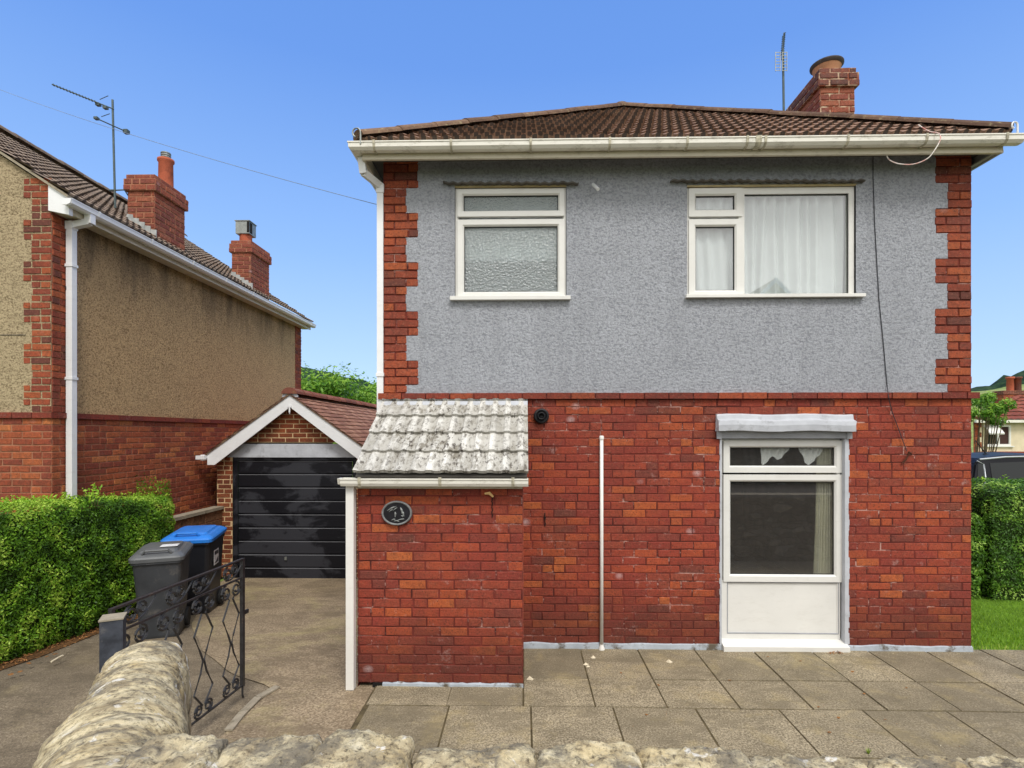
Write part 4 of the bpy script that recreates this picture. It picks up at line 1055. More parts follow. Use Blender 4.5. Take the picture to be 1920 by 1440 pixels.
# thin cable on the facade
mb = MB(); pts = []
for (x, y, o) in ((1637, 292, .01), (1637, 330, .012), (1640, 420, .012), (1648, 560, .012), (1656, 640, .013), (1663, 720, .012), (1666, 745, .05), (1672, 770, .018), (1685, 805, .02), (1700, 846, .03)):
    pts.append(at(x, y, D-o))
mb.tube(pts, .0036, 5); mb.build('wall_cable', M['wire'], None, label='thin dark cable running down the grey render to a rusty bracket', cat='cable')
mb = MB(); c = at(1700, 850, D-.02)
mb.tube([c+Vector((.05, .01, .0)), c+Vector((.0, -.03, .01)), c+Vector((-.01, -.02, -.04)), c+Vector((-.035, .0, -.09))], [.006, .01, .007, .012], 6)
mb.tube([c+Vector((.055, .015, -.012)), c+Vector((.02, -.02, .005)), c+Vector((-.004, -.025, -.006))], .006, 6)
mb.build('wall_bracket', M['rust'], None, label='bent rusty bracket stuck in the brickwork right of the tall window', cat='bracket')
mb = MB(); pts = []
ctl = [(1722, 234, 4.86), (1742, 246, 4.80), (1760, 250, 4.74), (1763, 262, 4.72), (1752, 282, 4.72), (1738, 298, 4.74), (1712, 308, 4.78), (1685, 307, 4.84), (1668, 300, 4.88), (1662, 290, 4.9)]
for q in ctl: pts.append(at(*q))
sm = []
for i in range(len(pts)-1):
    for s_ in range(4):
        p0, p1, p2, p3 = pts[max(i-1, 0)], pts[i], pts[i+1], pts[min(i+2, len(pts)-1)]; t_ = s_/4
        sm.append(0.5*((2*p1)+(p2-p0)*t_+(2*p0-5*p1+4*p2-p3)*t_**2+(3*p1-p0-3*p2+p3)*t_**3))
mb.tube(sm, .0045, 6); mb.build('loose_wire', M['wire_red'], None, label='loose pinkish wire looping over the gutter near its right end', cat='wire')
mb = MB(); A = at(709, 384, 5.2); B = at(-140, 112, 9.5); n = 30
mb.tube([A.lerp(B, i/n) - Vector((0, 0, .12*4*(i/n)*(1-i/n))) for i in range(n+1)], .0035, 5)
mb.build('overhead_wire', M['wire_sky'], None, label='thin overhead wire crossing the sky between the two houses', cat='wire')

# ------------------------------------------------------------------ neighbour's house
XN = -5.2; YN = 5.9; YNB = 12.62; XNL = -11.0
nb = thing('neighbour_house', 'tan pebbledashed house with red brick base and two chimneys, on the left', 'house', ((XN+XNL)/2, YN, -0.2))
zns = HC + .228; zn0 = -.3; tn = .65; pn_ = math.atan(tn); XEN = XN + .22; zen = HC+2.60
def zroof(x): return zen + (XEN - x)*tn
mb = MB()
brickwork(mb, (0, YN, 0), (1, 0, 0), (0, -1, 0), zn0, zns-.06, lambda k, z: [(-8.5, XN)], dep=.007, ph=XN)
brickwork(mb, (XN, YN, 0), (0, 1, 0), (1, 0, 0), zn0, zns-.06, lambda k, z: [(0, YNB-YN)], dep=.007)
mb.build('brick_wall', [M['brick_n'], M['mortar_n']], nb)
mb = MB()
for (x0, x1, y0, y1) in ((-8.5, XN+.03, YN-.03, YN+.05), (XN-.05, XN+.03, YN+.05, YNB+.03)):
    L = max(x1-x0, y1-y0); n = int(L/.226)
    for i in range(n+1):
        if x1-x0 > y1-y0: mb.box(x1-(i+1)*.226+.004, x1-i*.226-.004, y0-U(0, .003), y1, zns-.062, zns, 0)
        else: mb.box(x0, x1+U(0, .003), y0+i*.226+.004, min(y1, y0+(i+1)*.226-.004), zns-.062, zns, 0)
mb.build('string_course', [M['string']], nb)
ztn = HC+2.56
mb = MB()
nqn = round((ztn+.3-zns)/.0755)
def nqw(k): return .31 if ((nqn-k+1)//3) % 2 == 1 else .22
brickwork(mb, (0, YN, 0), (1, 0, 0), (0, -1, 0), zns, ztn+.25, lambda k, z: [(XN-nqw(k), XN)] if z < zroof(XN-.25)-.05 else [], dep=.012, ph=XN, j=.009)
brickwork(mb, (XN, YN, 0), (0, 1, 0), (1, 0, 0), zns, ztn, lambda k, z: [(0, .34)], dep=.012, j=.009)
mb.build('quoins', [M['brick_q'], M['mortar_n']], nb); mb = MB()
brickwork(mb, (XN, YN, 0), (0, 1, 0), (1, 0, 0), zns, ztn, lambda k, z: [(YNB-YN-.34, YNB-YN)], dep=.012, j=.009)
mb.build('quoins', [M['brick_q'], M['mortar_n']], nb)
mb = MB(); zt2 = lambda x: zroof(x)-.05
n = 20
for i in range(n):
    x0 = -8.1 + (XN-.0+8.1)*i/n; x1 = -8.1+(XN+8.1)*(i+1)/n
    mb.face([(x0, YN-.004, zns), (x1, YN-.004, zns), (x1, YN-.004, zt2(x1)), (x0, YN-.004, zt2(x0))])
mb.face([(-11, YN-.004, zns), (-8.1, YN-.004, zns), (-8.1, YN-.004, zt2(-8.1)), (-11, YN-.004, zt2(-8.1)-2.9*tn)])
mb.build('pebbledash_wall', M['pebble'], nb)
mb = MB(); mb.face([(XN+.004, YN+.33, zns), (XN+.004, YNB-.33, zns), (XN+.004, YNB-.33, ztn), (XN+.004, YN+.33, ztn)])
mb.build('pebbledash_wall', M['pebble_s'], nb, label='dark stained side wall')
mb = MB(); mb.face([(XN, YNB, zn0), (-11, YNB, zn0), (-11, YNB, ztn), (-8.1, YNB, ztn+1.9), (XN, YNB, ztn)]); mb.face([(-11, YN, zn0), (-11, YNB, zn0), (-11, YNB, ztn), (-11, YN, ztn)])
mb.build('rear_wall', M['pebble'], nb)
mb = MB(); mb.tube([at(0, 628, YN-.006) + Vector((-1, 0, 0)), at(48, 628, YN-.006)], .004, 5); mb.build('cable', M['wire'], nb)
# cables by the corner
mb = MB(); mb.tube([(XN+.02, YN+.16, ztn-.9), (XN+.03, YN+.2, ztn-1.1), (XN+.02, YN+.22, ztn-1.5), (XN+.02, YN+.2, .8)], .006, 5); mb.build('cable', M['wire'], nb)
XRN = -8.1; YV = YN-.06; YVB = YNB+.15
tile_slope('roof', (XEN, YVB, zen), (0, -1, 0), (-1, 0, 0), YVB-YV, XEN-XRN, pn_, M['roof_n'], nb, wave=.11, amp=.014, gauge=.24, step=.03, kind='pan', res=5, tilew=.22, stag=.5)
mb = MB(); zr = zroof(XRN); mb.face([(XRN, YV, zr), (XRN, YVB, zr), (XRN*2-XEN, YVB, zen), (XRN*2-XEN, YV, zen)]); mb.build('roof', M['roof_n'], nb)
mb = MB(); ridge_tiles(mb, (XRN, YV, zr+.03), (XRN, YVB, zr+.03), .12); mb.build('ridge_tiles', M['roof_n'], nb)
for (ya, yb) in ((YV+.01, YN+.02), (YNB-.02, YVB-.01)):
    mb = MB(); mb.prism([(XEN, ya, zen-.03), (XRN, ya, zr-.03), (XRN, ya, zr-.0), (XEN, ya, zen-.0)], (0, yb-ya, 0))
    mb.build('verge', M['coping'], nb)
mb = MB(); zfb = HC+2.42
mb.box(XEN-.05, XEN-.028, YN+.0, YVB-.05, zfb, zen-.01)
mb.build('fascia', M['fascia'], nb)
mb = MB(); mb.box(XN, XEN-.05, YN+.03, YVB-.06, zfb+.012, zfb+.03); mb.build('soffit', M['fascia'], nb)
mb = MB(); q = lambda px, py: at(px, py, YN-.03)
mb.prism([(XN-.012, YN-.03, zroof(XN)-.01), (XN-.012, YN-.03, HC+2.44), (XEN-.0, YN-.03, zfb-.03), (XEN+.0, YN-.03, zen-.03)], (0, .05, 0)); mb.build('box_end', M['white'], nb)
mb = MB(); gn = HC+2.475; mb.sweep([(XEN-.026, YV-.02), (XEN-.026, YVB)], gutter_prof(gn, .11, .075), side=1); 
mb.prism([(XEN-.02, YV-.02, gn+.07), (XEN+.08, YV-.02, gn+.07), (XEN+.07, YV-.02, gn+.02), (XEN+.03, YV-.02, gn), (XEN-.02, YV-.02, gn)], (0, -.015, 0))
mb.build('gutter', M['white'], nb)
for i in range(8):
    mb = MB(); y = YV+.35+i*.9; pf = [(0, gn-.004), (.075, gn-.005), (.105, gn+.02), (.114, gn+.078)]
    for a, b in zip(pf, pf[1:]): mb.prism([(XEN-.026+a[0], y, a[1]), (XEN-.026+b[0], y, b[1]), (XEN-.026+b[0]-.004, y, b[1]+.005), (XEN-.026+a[0]-.004, y, a[1]+.005)], (0, .025, 0))
    mb.build('gutter_bracket', M['white'], nb)
mb = MB(); xd = XN+.055; yd = atX(134, 700, xd).y
o1 = Vector((XEN+.03, YV+.28, gn)); o2 = Vector((xd, yd, gn-.12))
sq(mb, o1+Vector((0, 0, .02)), o1-Vector((0, 0, .09)), .075); sq(mb, o1-Vector((0, 0, .07)), o2, .07, up=Vector((0, 0, 1)) if False else Vector((0, 1, 0)))
mb.cbox(xd, yd, (o2.z+.03+0.0)/2, .07, .07, o2.z+.03); mb.cbox(xd, yd, o2.z+.0, .084, .084, .09)
for z in (HC+1.9, HC+.62): mb.cbox(xd-.02, yd, z, .13, .085, .03)
mb.build('downpipe', M['white'], nb)
# chimneys
zc = at(292, 328, 7.6).z
def nchim(px0, px1, pxf, zc, caph):
    x1 = XN+.02; y0 = atX(px1, 400, x1).y; y1 = atX(pxf, 400, x1).y; x0 = at(px0, 400, y0).x
    c = stack('chimney', x0+.02, x1-.02, y0, y1-.02, HC+2.5, zc, caph, nb, M['brick_c'], M['brick_c'], M['mortar_n'], Hc=.076)
    mb = MB()
    for i in range(5):      # stepped flashing up the front edge of the stack
        xx = x0 - .0 + (x1-x0)*(i/5); zz = zroof(xx)+.02
        mb.prism([(xx, y0-.03, zz-.03), (xx+.11, y0-.03, zz-.07), (xx+.10, y0-.012, zz+.05), (xx+.02, y0-.012, zz+.06)], (0, .012, 0))
    mb.build('flashing', M['lead'], c)
    return c, (x0+x1)/2, y0, y1
c1_, cxm, cy0, cy1 = nchim(237, 292, 350, zc, .24)
mb = MB(); p = at(311, 340, (cy0+cy1)/2+.05); mb.lathe((p.x, p.y, zc-.05), [(.1, 0), (.1, .02), (.095, .4), (.112, .42), (.112, .45), (.09, .455), (.08, .4)], 20); mb.build('chimney_pot', M['terracotta'], c1_, smooth=True)
mb = MB(); mb.lathe((p.x, p.y, zc+.35), [(.06, 0), (.062, .13), (.066, .135), (.066, .15), (.0, .152)], 16)
for i in range(3): mb.lathe((p.x, p.y, zc+.42+i*.03), [(.066, 0), (.07, .006), (.066, .012)], 16)
mb.build('cowl', M['metal_grey'], c1_, smooth=False)
zc2 = at(473, 452, 10.34).z
c2_, cxm2, dy0, dy1 = nchim(433, 472, 507, zc2, .24)
mb = MB(); p = at(461, 445, (dy0+dy1)/2); mb.lathe((p.x, p.y, zc2-.05), [(.12, 0), (.115, .25), (.12, .27), (.1, .27)], 20); mb.build('chimney_pot', M['terracotta'], c2_, smooth=True)
mb = MB(); mb.cbox(p.x, p.y, zc2+.34, .27, .27, .24, 0); mb.box(p.x-.139, p.x-.1355, p.y-.11, p.y+.11, zc2+.24, zc2+.44, 1); mb.box(p.x+.09, p.x+.1385, p.y-.138, p.y-.1365, zc2+.24, zc2+.45, 1)
mb.box(p.x+.1355, p.x+.139, p.y-.11, p.y-.02, zc2+.24, zc2+.44, 1); mb.box(p.x-.15, p.x+.15, p.y-.15, p.y+.15, zc2+.462, zc2+.475, 0)
mb.build('cowl', [M['metal_grey'], M['dark_gap']], c2_)
# neighbour's aerial, strapped to the first chimney
ya = cy0-.08
mb0 = at(216, 390, ya); mt = at(211, 187, ya)
a2 = thing('tv_aerial', 'tall tv aerial with long slanting boom, beside the first chimney of the left house', 'aerial', tuple(mb0))
mb = MB(); mb.tube([mb0, mt], .014, 8); mb.build('mast', M['aerial'], a2)
mb = MB(); mb.tube([at(211, 357, ya), at(233, 356, ya), at(240, 366, cy0)], .010, 6); mb.tube([at(205, 357, ya), at(216, 357, ya)], .016, 6); mb.build('bracket', M['aerial'], a2)
mb = MB(); p0 = at(214, 205, ya); p1 = at(97, 158, ya-.45); mb.tube([p0, p1], .008, 6)
for i in range(14):
    p = p1.lerp(p0, .03+i*.05); mb.box(p.x-.004, p.x+.004, p.y-.012, p.y+.012, p.z-.012, p.z+.012)
for (px, py, dx, dz) in ((195, 183, .06, .025), (195, 200, -.06, .02), (198, 216, .06, .02)):
    c = at(px, py, ya-.06); mb.tube([c-Vector((dx, 0, dz)), c+Vector((dx, 0, dz))], .005, 5)
for px, py in ((184, 196), (198, 202)): c = at(px, py, ya-.1); mb.cbox(c.x, c.y, c.z, .05, .05, .035)
mb.build('boom', M['aerial'], a2)
mb = MB(); p0 = at(181, 222, ya-.2); p1 = at(237, 247, ya+.1); mb.tube([p0, p1], .008, 6); mb.cbox(p0.x, p0.y, p0.z, .05, .05, .03); mb.cbox(p1.x, p1.y, p1.z, .06, .06, .05); mb.build('boom', M['aerial'], a2)

# ------------------------------------------------------------------ garage
YG = 8.7; zg0 = -.30; XGL = at(407, 900, YG).x; XGR = at(552, 0, YG).x*2 - XGL
gr = thing('garage', 'small brick garage with white gable boards and black up-and-over door', 'garage', ((XGL+XGR)/2, YG, zg0))
dx0 = at(436, 0, YG).x; dx1 = at(552, 0, YG).x*2-dx0; zdt = at(0, 857, YG).z; zdb = at(0, 1087, YG).z
zlt = at(0, 832, YG).z; xap = at(552, 0, YG).x
zap = at(552, 741, YG-.15).z; zev = at(390, 852, YG-.15).z; xev = at(390, 0, YG-.15).x
gp_ = (zap-zev)/(xap-xev)
def zgr(x): return zap - abs(x-xap)*gp_
def ivg(k, z):
    m = (zap-.14-z)/gp_
    a, b = max(XGL, xap-m), min(XGR, xap+m)
    if a >= b: return []
    return minus((a, b), [(dx0, dx1)] if z < zlt else [])
mb = MB(); brickwork(mb, (0, YG, 0), (1, 0, 0), (0, -1, 0), zg0, zap-.15, ivg, dep=.006, j=.012, ph=XGL)
brickwork(mb, (XGL, YG, 0), (0, 1, 0), (-1, 0, 0), zg0, zev, lambda k, z: [(0, 5.2)], dep=.006, j=.012)
brickwork(mb, (XGR, YG, 0), (0, 1, 0), (1, 0, 0), zg0, zev, lambda k, z: [(0, 5.2)], dep=.006, j=.012)
mb.build('wall', [M['brick_g'], M['mortar_g']], gr)
mb = MB(); m_ = (zap-.14-zlt)/gp_
mb.prism([(XGL+.17, YG-.012, zdt), (XGR-.17, YG-.012, zdt), (min(XGR, xap+m_), YG-.012, zlt), (max(XGL, xap-m_), YG-.012, zlt)], (0, .1, 0)); mb.build('lintel', M['grey_paint'], gr)
mb = MB(); fw = .07
mb.box(dx0, dx0+fw, YG+.02, YG+.09, zdb, zdt); mb.box(dx1-fw, dx1, YG+.02, YG+.09, zdb, zdt); mb.box(dx0+fw, dx1-fw, YG+.02, YG+.09, zdt-.05, zdt); mb.build('door_frame', M['black_door'], gr)
mb = MB(); npan = 9; ph_ = (zdt-.05-zdb)/npan
for i in range(npan):
    a, b = zdb+i*ph_, zdb+(i+1)*ph_
    x0, x1 = dx0+fw+.01, dx1-fw-.01; y = YG+.04
    P_ = [(y+.018, a), (y+.018, a+.004), (y, a+.014), (y, b-.022), (y+.006, b-.016), (y+.018, b-.004), (y+.018, b)]
    k = len(mb.v)
    for x in (x0, x1):
        for (yy, z) in P_: mb.v.append((x, yy, z))
    mb.idx(k, [(j, j+1, 8+j, 7+j) for j in range(6)], 0, .5)
    mb.box(x0, x1, y-.001, y+.004, b-.0190, b-.0150, 1); mb.box(x0, x1, y-.0006, y+.004, (a+b)/2-.003, (a+b)/2+.001, 0)  # pale grey strips paint the sheen along the panel edges
door = mb.build('garage_door', [M['black_door'], M['grey_dark']], gr)
mb = MB(); p = at(536, 1047, YG+.03); mb.cbox(p.x, YG+.03, p.z, .035, .03, .05); mb.build('door_handle', M['metal_grey'], door)
mb = MB(); mb.box(dx0+.05, dx1+.1, YG-.02, YG+.03, zg0-.02, zdb+.01); mb.build('threshold', M['coping'], gr)
# barge boards
mb = MB(); bw = .15; yv = YG-.17
for s_ in (1, -1):
    xe = xap + s_*(xap-xev)*-1 if s_ == 1 else xap + (xap-xev)
    xe = xev if s_ == 1 else 2*xap-xev
    mb.prism([(xap, yv, zap+.0), (xe, yv, zgr(xe)), (xe, yv, zgr(xe)-bw*1.1), (xe+s_*.115, yv, zgr(xe)-bw*1.1), (xap, yv, zap-bw*1.25)], (0, .025, 0))
mb.build('barge_board', M['white'], gr)
mb = MB(); mb.cbox(xap, yv-.012, zap-bw*1.25-.03, .022, .014, .10); mb.cbox(xap, yv-.012, zap-bw*1.25+.01, .06, .012, .03); mb.tube([(xap, yv-.012, zap-bw*1.25-.08), (xap, yv-.012, zap-bw*1.25-.11)], [.014, .004], 6); mb.build('finial', M['white'], gr)
mb = MB(); mb.tube([(xev-.05, yv-.06, zev-.05), (xev-.05, yv+5.5, zev-.05)], .05, 10); mb.cbox(xev-.07, yv-.05, zev-.045, .14, .06, .06); mb.build('gutter', M['white'], gr)
gpa = math.atan(gp_)
tile_slope('roof', (xev-.03, YG+5.3, zev-.0), (0, -1, 0), (1, 0, 0), 5.3+.19, xap-xev+.03, gpa, M['roof_g'], gr, gauge=.115, step=.016, kind='plain', tilew=.165)
xer = 2*xap-xev+.03
tile_slope('roof', (xer, YG-.19, zev-.0), (0, 1, 0), (-1, 0, 0), 5.3+.19, xap-xev+.03, gpa, M['roof_g'], gr, gauge=.115, step=.016, kind='plain', tilew=.165)
mb = MB(); ridge_tiles(mb, (xap, YG-.2, zap+.02), (xap, YG+5.3, zap+.02), .12, .33, .8); mb.build('ridge_tiles', M['ridge_g'], gr)
mb = MB(); mb.prism([(xap+.125*cos(pi*i/12), yv-.004, zap-.03+.10*sin(pi*i/12)) for i in range(13)], (0, .03, 0)); mb.build('ridge_end', M['grey_paint'], gr)
mb = MB()
for s_ in (1, -1):
    xe = xev-.03 if s_ == 1 else 2*xap-xev+.03; n = 26
    for i in range(n):      # mossy mortar along the verge
        a = i/n; b = (i+1)/n; xa_, xb_ = xap+(xe-xap)*a, xap+(xe-xap)*b
        h = U(.018, .034); mb.prism([(xa_, yv-.018, zgr(xa_)+.0), (xb_, yv-.018, zgr(xb_)+.0), (xb_, yv-.018, zgr(xb_)+h), (xa_, yv-.018, zgr(xa_)+h)], (0, .05, 0))
mb.build('verge', M['ridge'], gr)
# low boundary wall by the bins
bw_ = thing('low_block_wall', 'low brown block wall with pale coping, between hedge and garage', 'wall', (-4.95, 8.0, -.3))
mb = MB(); zwt = 1.10-.27
zc0 = at(327, 969, 7.2).z; zwt = HC-1.22
mb = MB(); brickwork(mb, (-4.87, 6.6, 0), (0, 1, 0), (1, 0, 0), -.3, zwt, lambda k, z: [(0, 2.1)], L=.3, Hc=.15, dep=.008)
mb.box(-4.97, -4.878, 6.6, 8.69, -.3, zwt, 1); mb.build('wall', [M['blockwall'], M['mortar_n']], bw_)
mb = MB(); 
for i in range(4): mb.box(-5.0, -4.83, 6.62+i*.52, 6.62+i*.52+.51, zwt, zwt+.045)
mb.build('coping', M['coping'], bw_)

# ------------------------------------------------------------------ foliage
def leaf(mb, c, nrm, s, mi=0, r=None):
    nrm = nrm.normalized(); a = nrm.orthogonal().normalized(); an = U(0, 2*pi)
    b = nrm.cross(a); a, b = a*cos(an)+b*sin(an), b*cos(an)-a*sin(an)
    w = s*.5
    mb.face([c - a*s, c + b*w*.8 - a*.1*s, c + a*s, c - b*w*.8 - a*.1*s], mi, r)
def hedge(name, label, x0, x1, y0, y1, zb, ztf, n, mats, size, rnd=.14, seed=0, tips=0, group=None, faces=(1, 1, 1)):
    """clipped hedge: leaves through the outer 15 cm over a dark twiggy core"""
    h = thing(name, label, 'hedge', ((x0+x1)/2, (y0+y1)/2, zb))
    mb = MB(); cell = .12; ins = .10
    def P(u, v, w):  # box with noise -> point on surface and normal
        return None
    nx = 6; ny = max(4, int((y1-y0)/.25))
    k = 0; ring = []
    mbc = MB()
    for j in range(ny+1):
        y = y0+ins + (y1-y0-2*ins)*j/ny; zt = ztf(y)-ins
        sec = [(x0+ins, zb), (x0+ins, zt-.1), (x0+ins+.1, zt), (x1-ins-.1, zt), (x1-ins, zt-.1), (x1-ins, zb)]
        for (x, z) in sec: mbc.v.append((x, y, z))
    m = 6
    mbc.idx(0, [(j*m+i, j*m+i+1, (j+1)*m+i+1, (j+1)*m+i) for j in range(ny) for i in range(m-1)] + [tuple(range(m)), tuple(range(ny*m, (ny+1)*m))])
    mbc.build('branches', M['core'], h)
    A = {'top': (x1-x0)*(y1-y0), 'sr': (y1-y0)*1.3, 'sl': (y1-y0)*1.3*faces[0], 'f': (x1-x0)*1.3*faces[1], 'b': (x1-x0)*1.3*faces[2]}
    tot = sum(A.values()); keys = list(A)
    for key in keys:
        cnt = int(n*A[key]/tot)
        for _ in range(cnt):
            y = U(y0, y1); x = U(x0, x1); zt = ztf(y); z = zb + (zt-zb)*R()
            dpt = abs(random.gauss(0, .035))
            if key == 'top': p = Vector((x, y, zt)); nr = Vector((0, 0, 1))
            elif key == 'sr': p = Vector((x1, y, z)); nr = Vector((1, 0, 0))
            elif key == 'sl': p = Vector((x0, y, z)); nr = Vector((-1, 0, 0))
            elif key == 'f': p = Vector((x, y0, z)); nr = Vector((0, -1, 0))
            else: p = Vector((x, y1, z)); nr = Vector((0, 1, 0))
            # rounded shoulders
            c = Vector((min(max(p.x, x0+rnd), x1-rnd), min(max(p.y, y0+rnd), y1-rnd), min(p.z, zt-rnd)))
            d = p - c
            if d.length > rnd: p = c + d.normalized()*rnd; nr = d.normalized()
            bumpy = .038*mnoise.noise(p*3.5 + Vector((seed, 0, 0))) + .03*mnoise.noise(p*9 + Vector((seed, 5, 0)))
            low = max(0, .28-(p.z-zb))
            if nr.z > .5: bumpy = min(bumpy, .03) * (.5 if p.y > y1-.5 else 1)
            p = p + nr*(bumpy - dpt + .02 - low*.25)
            if low > 0 and R() < low*2.4: continue
            nn = (nr*1.1 + Vector((U(-1, 1), U(-1, 1), U(-.5, 1.1)))).normalized()
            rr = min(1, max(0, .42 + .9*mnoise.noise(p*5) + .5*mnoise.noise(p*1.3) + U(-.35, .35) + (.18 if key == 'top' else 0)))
            leaf(mb, p, nn, size*U(.6, 1.15), 0, rr)
    for _ in range(tips):
        y = U(y0, y1); x = U(x0, x1); p = Vector((x, y, ztf(y)+U(-.01, .03)))
        for q in range(5): leaf(mb, p + Vector((U(-.02, .02), U(-.02, .02), q*.012)), Vector((U(-1, 1), U(-1, 1), U(.2, 1))), size*.9, 1, R())
    mb.build('foliage', mats, h)
    return h
zh = lambda y: 1.37 - (y-4.8)*.085
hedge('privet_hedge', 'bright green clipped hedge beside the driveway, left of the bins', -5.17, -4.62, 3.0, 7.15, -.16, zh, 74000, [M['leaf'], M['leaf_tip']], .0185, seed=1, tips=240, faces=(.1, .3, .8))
# shoot standing out of the hedge
mb = MB(); b0 = at(178, 932, 5.75)
for (dx, dz, l) in ((0, .16, 7), (-.10, .10, 5), (.05, .12, 5), (-.34, .06, 5), (-.05, .05, 4)):
    tp = b0 + Vector((dx, 0, dz)); mb.tube([b0 + Vector((dx*.5, 0, -.1)), tp], .003, 4, 1)
    for q in range(l*3): leaf(mb, (b0 + Vector((dx*.5, 0, -.08))).lerp(tp, .25+.75*R()) + Vector((U(-.02, .02), U(-.02, .02), U(-.01, .01))), Vector((U(-1, 1), -1, U(-.5, 1))), .022, 0, R())
mb.build('hedge_shoot', [M['leaf_tip'], M['twig']], None, label='fresh pale shoots standing up behind the left hedge', cat='plant')
# right hedge with a lower notch at the house side
ht = HC-.44
hd = hedge('privet_hedge', 'tall dark green hedge on the lawn, right of the house', 5.5, 9.2, 6.55, 7.25, -.0, lambda y: 1.42, 42000, [M['leaf_b'], M['leaf_tip']], .02, seed=9, tips=60, faces=(.6, 1.0, .1))
hedge('privet_hedge', 'lower stretch of hedge tucked beside the right house corner', 4.75, 5.52, 6.6, 7.2, -.0, lambda y: 1.06, 9000, [M['leaf_b'], M['leaf_tip']], .022, seed=12, faces=(.3, 1, .1))
# lawn with grass
mb = MB(); mb.face([(XR+.02, 5.17, .005), (14, 5.17, .005), (14, 6.9, .03), (XR+.02, 6.9, .03)]); mb.build('lawn', M['lawn'], kind='structure')
mb = MB()
for _ in range(16000):
    x, y = U(XR+.03, 6.9), 5.17 + 1.6*R(); z = .005
    a = U(0, 2*pi); h = U(.02, .055); w = .004; l = Vector((cos(a), sin(a), 0)); t_ = Vector((U(-.5, .5), U(-.5, .5), 1)).normalized()*h
    p = Vector((x, y, z)); mb.face([p-l*w, p+l*w, p+t_], 0, min(1, R()*.7 + (.5 if y < 5.25 else 0)*R()))
mb.build('grass', M['grass'], kind='stuff')
def tree(name, label, base, hgt, rad, n, lm, ls, seed, trunk=True, group=None, squash=1.0, lo=.35, cr=1.0):
    random.seed(seed); base = Vector(base)
    t_ = thing(name, label, 'tree', tuple(base), group)
    mb = MB(); mb.tube([base, base+Vector((.05, 0, hgt*.3)), base+Vector((-.05, .1, hgt*.62)), base+Vector((0, 0, hgt*.9))], [rad*.07, rad*.055, rad*.03, .01], 8)
    cl = []
    for i in range(16):
        a = U(0, 2*pi); rr = rad*sqrt(R())*.75; z = hgt*U(lo, .93)
        rr *= 1.15 - .6*abs(z/hgt-.55)
        c = base + Vector((cos(a)*rr, sin(a)*rr, z*squash)); cl.append((c, rad*U(.25, .45)*cr))
        mb.tube([base+Vector((0, 0, hgt*U(.15, .4))), base.lerp(c, .55)+Vector((0, 0, hgt*.12)), c], [rad*.028, rad*.018, .006], 5)
    mb.build('trunk', M['bark'], t_)
    m2_ = MB()
    for _ in range(n):
        c, r_ = random.choice(cl); d = Vector((random.gauss(0, 1), random.gauss(0, 1), random.gauss(0, .8))).normalized()
        p = c + d*r_*(R()**.35)*U(.8, 1.15)
        leaf(m2_, p, d + Vector((U(-.8, .8), U(-.8, .8), U(0, .9))), ls*U(.6, 1.3), 0, min(1, max(0, .5+.35*d.z + U(-.3, .3))))
    m2_.build('crown', lm, t_)
    return t_
gl = 'trees beyond the garage'
tree('bushy_tree', 'light green bushy tree rising behind the garage roof, against the house left edge', (-4.6, 17, -1), 4.6, 1.4, 9000, M['leaf_tree'], .07, 3, group=gl)
tree('bushy_tree', 'pale green bushy tree behind the garage ridge, just right of the tan house', (-7.6, 20, -1), 5.2, 2.0, 10000, M['leaf_tree'], .08, 5, group=gl)
tree('bushy_tree', 'middle one of the green bushy trees above the garage roof', (-6.2, 21, -1), 5.2, 1.8, 9000, M['leaf_tree'], .08, 6, group=gl)
random.seed(11)
tree('small_tree', 'small bright green tree between the right house corner and far red roof', (at(1840, 0, 18).x, 18, -2.0), 5.55, 1.0, 3400, M['leaf_tree'], .06, 21, lo=.76, cr=.62)
random.seed(12)
# hills
def hill(name, m, pts, depth, base, top_noise, y):
    """pts: skyline (px,py) at distance y; the slope rises away from the viewer"""
    mb = MB(); sky_ = [at(px, py, y) for px, py in pts]; nx = 160; ny = 10
    x0, x1 = sky_[0].x, sky_[-1].x
    for j in range(ny+1):
        for i in range(nx+1):
            x = x0+(x1-x0)*i/nx
            for a, b in zip(sky_, sky_[1:]):
                if a.x <= x <= b.x+1e-6: z = a.z+(b.z-a.z)*(x-a.x)/(b.x-a.x+1e-9); break
            t_ = j/ny; zz = base + (z-base)*sin(t_*pi/2)
            nn = top_noise*mnoise.noise(Vector((x*.22, t_*depth*.2, 1))) + top_noise*.6*mnoise.noise(Vector((x*.6, t_*depth*.6, 4)))
            mb.v.append((x, y-depth*(1-t_), zz+nn))
    w = nx+1; mb.idx(0, [(j*w+i, j*w+i+1, (j+1)*w+i+1, (j+1)*w+i) for j in range(ny) for i in range(nx)])
    mb.build(name, m, kind='structure')
hill('wooded_hill', M['wood'], [(-600, 600), (250, 640), (565, 690), (640, 706), (720, 726), (1000, 752), (1500, 765)], 120, -8, 3.0, 300)
hill('wooded_hill', M['wood'], [(500, 745), (900, 752), (1300, 748), (1760, 737), (1830, 727), (1845, 728), (1862, 718), (1880, 706), (1900, 702), (1930, 690), (2150, 640), (2500, 640)], 80, -8, 3.2, 420)
hill('field_hill', M['meadow'], [(400, 772), (1000, 770), (1500, 752), (1820, 735), (1860, 731), (1900, 722), (2000, 715), (2600, 700)], 160, -6, .3, 300)
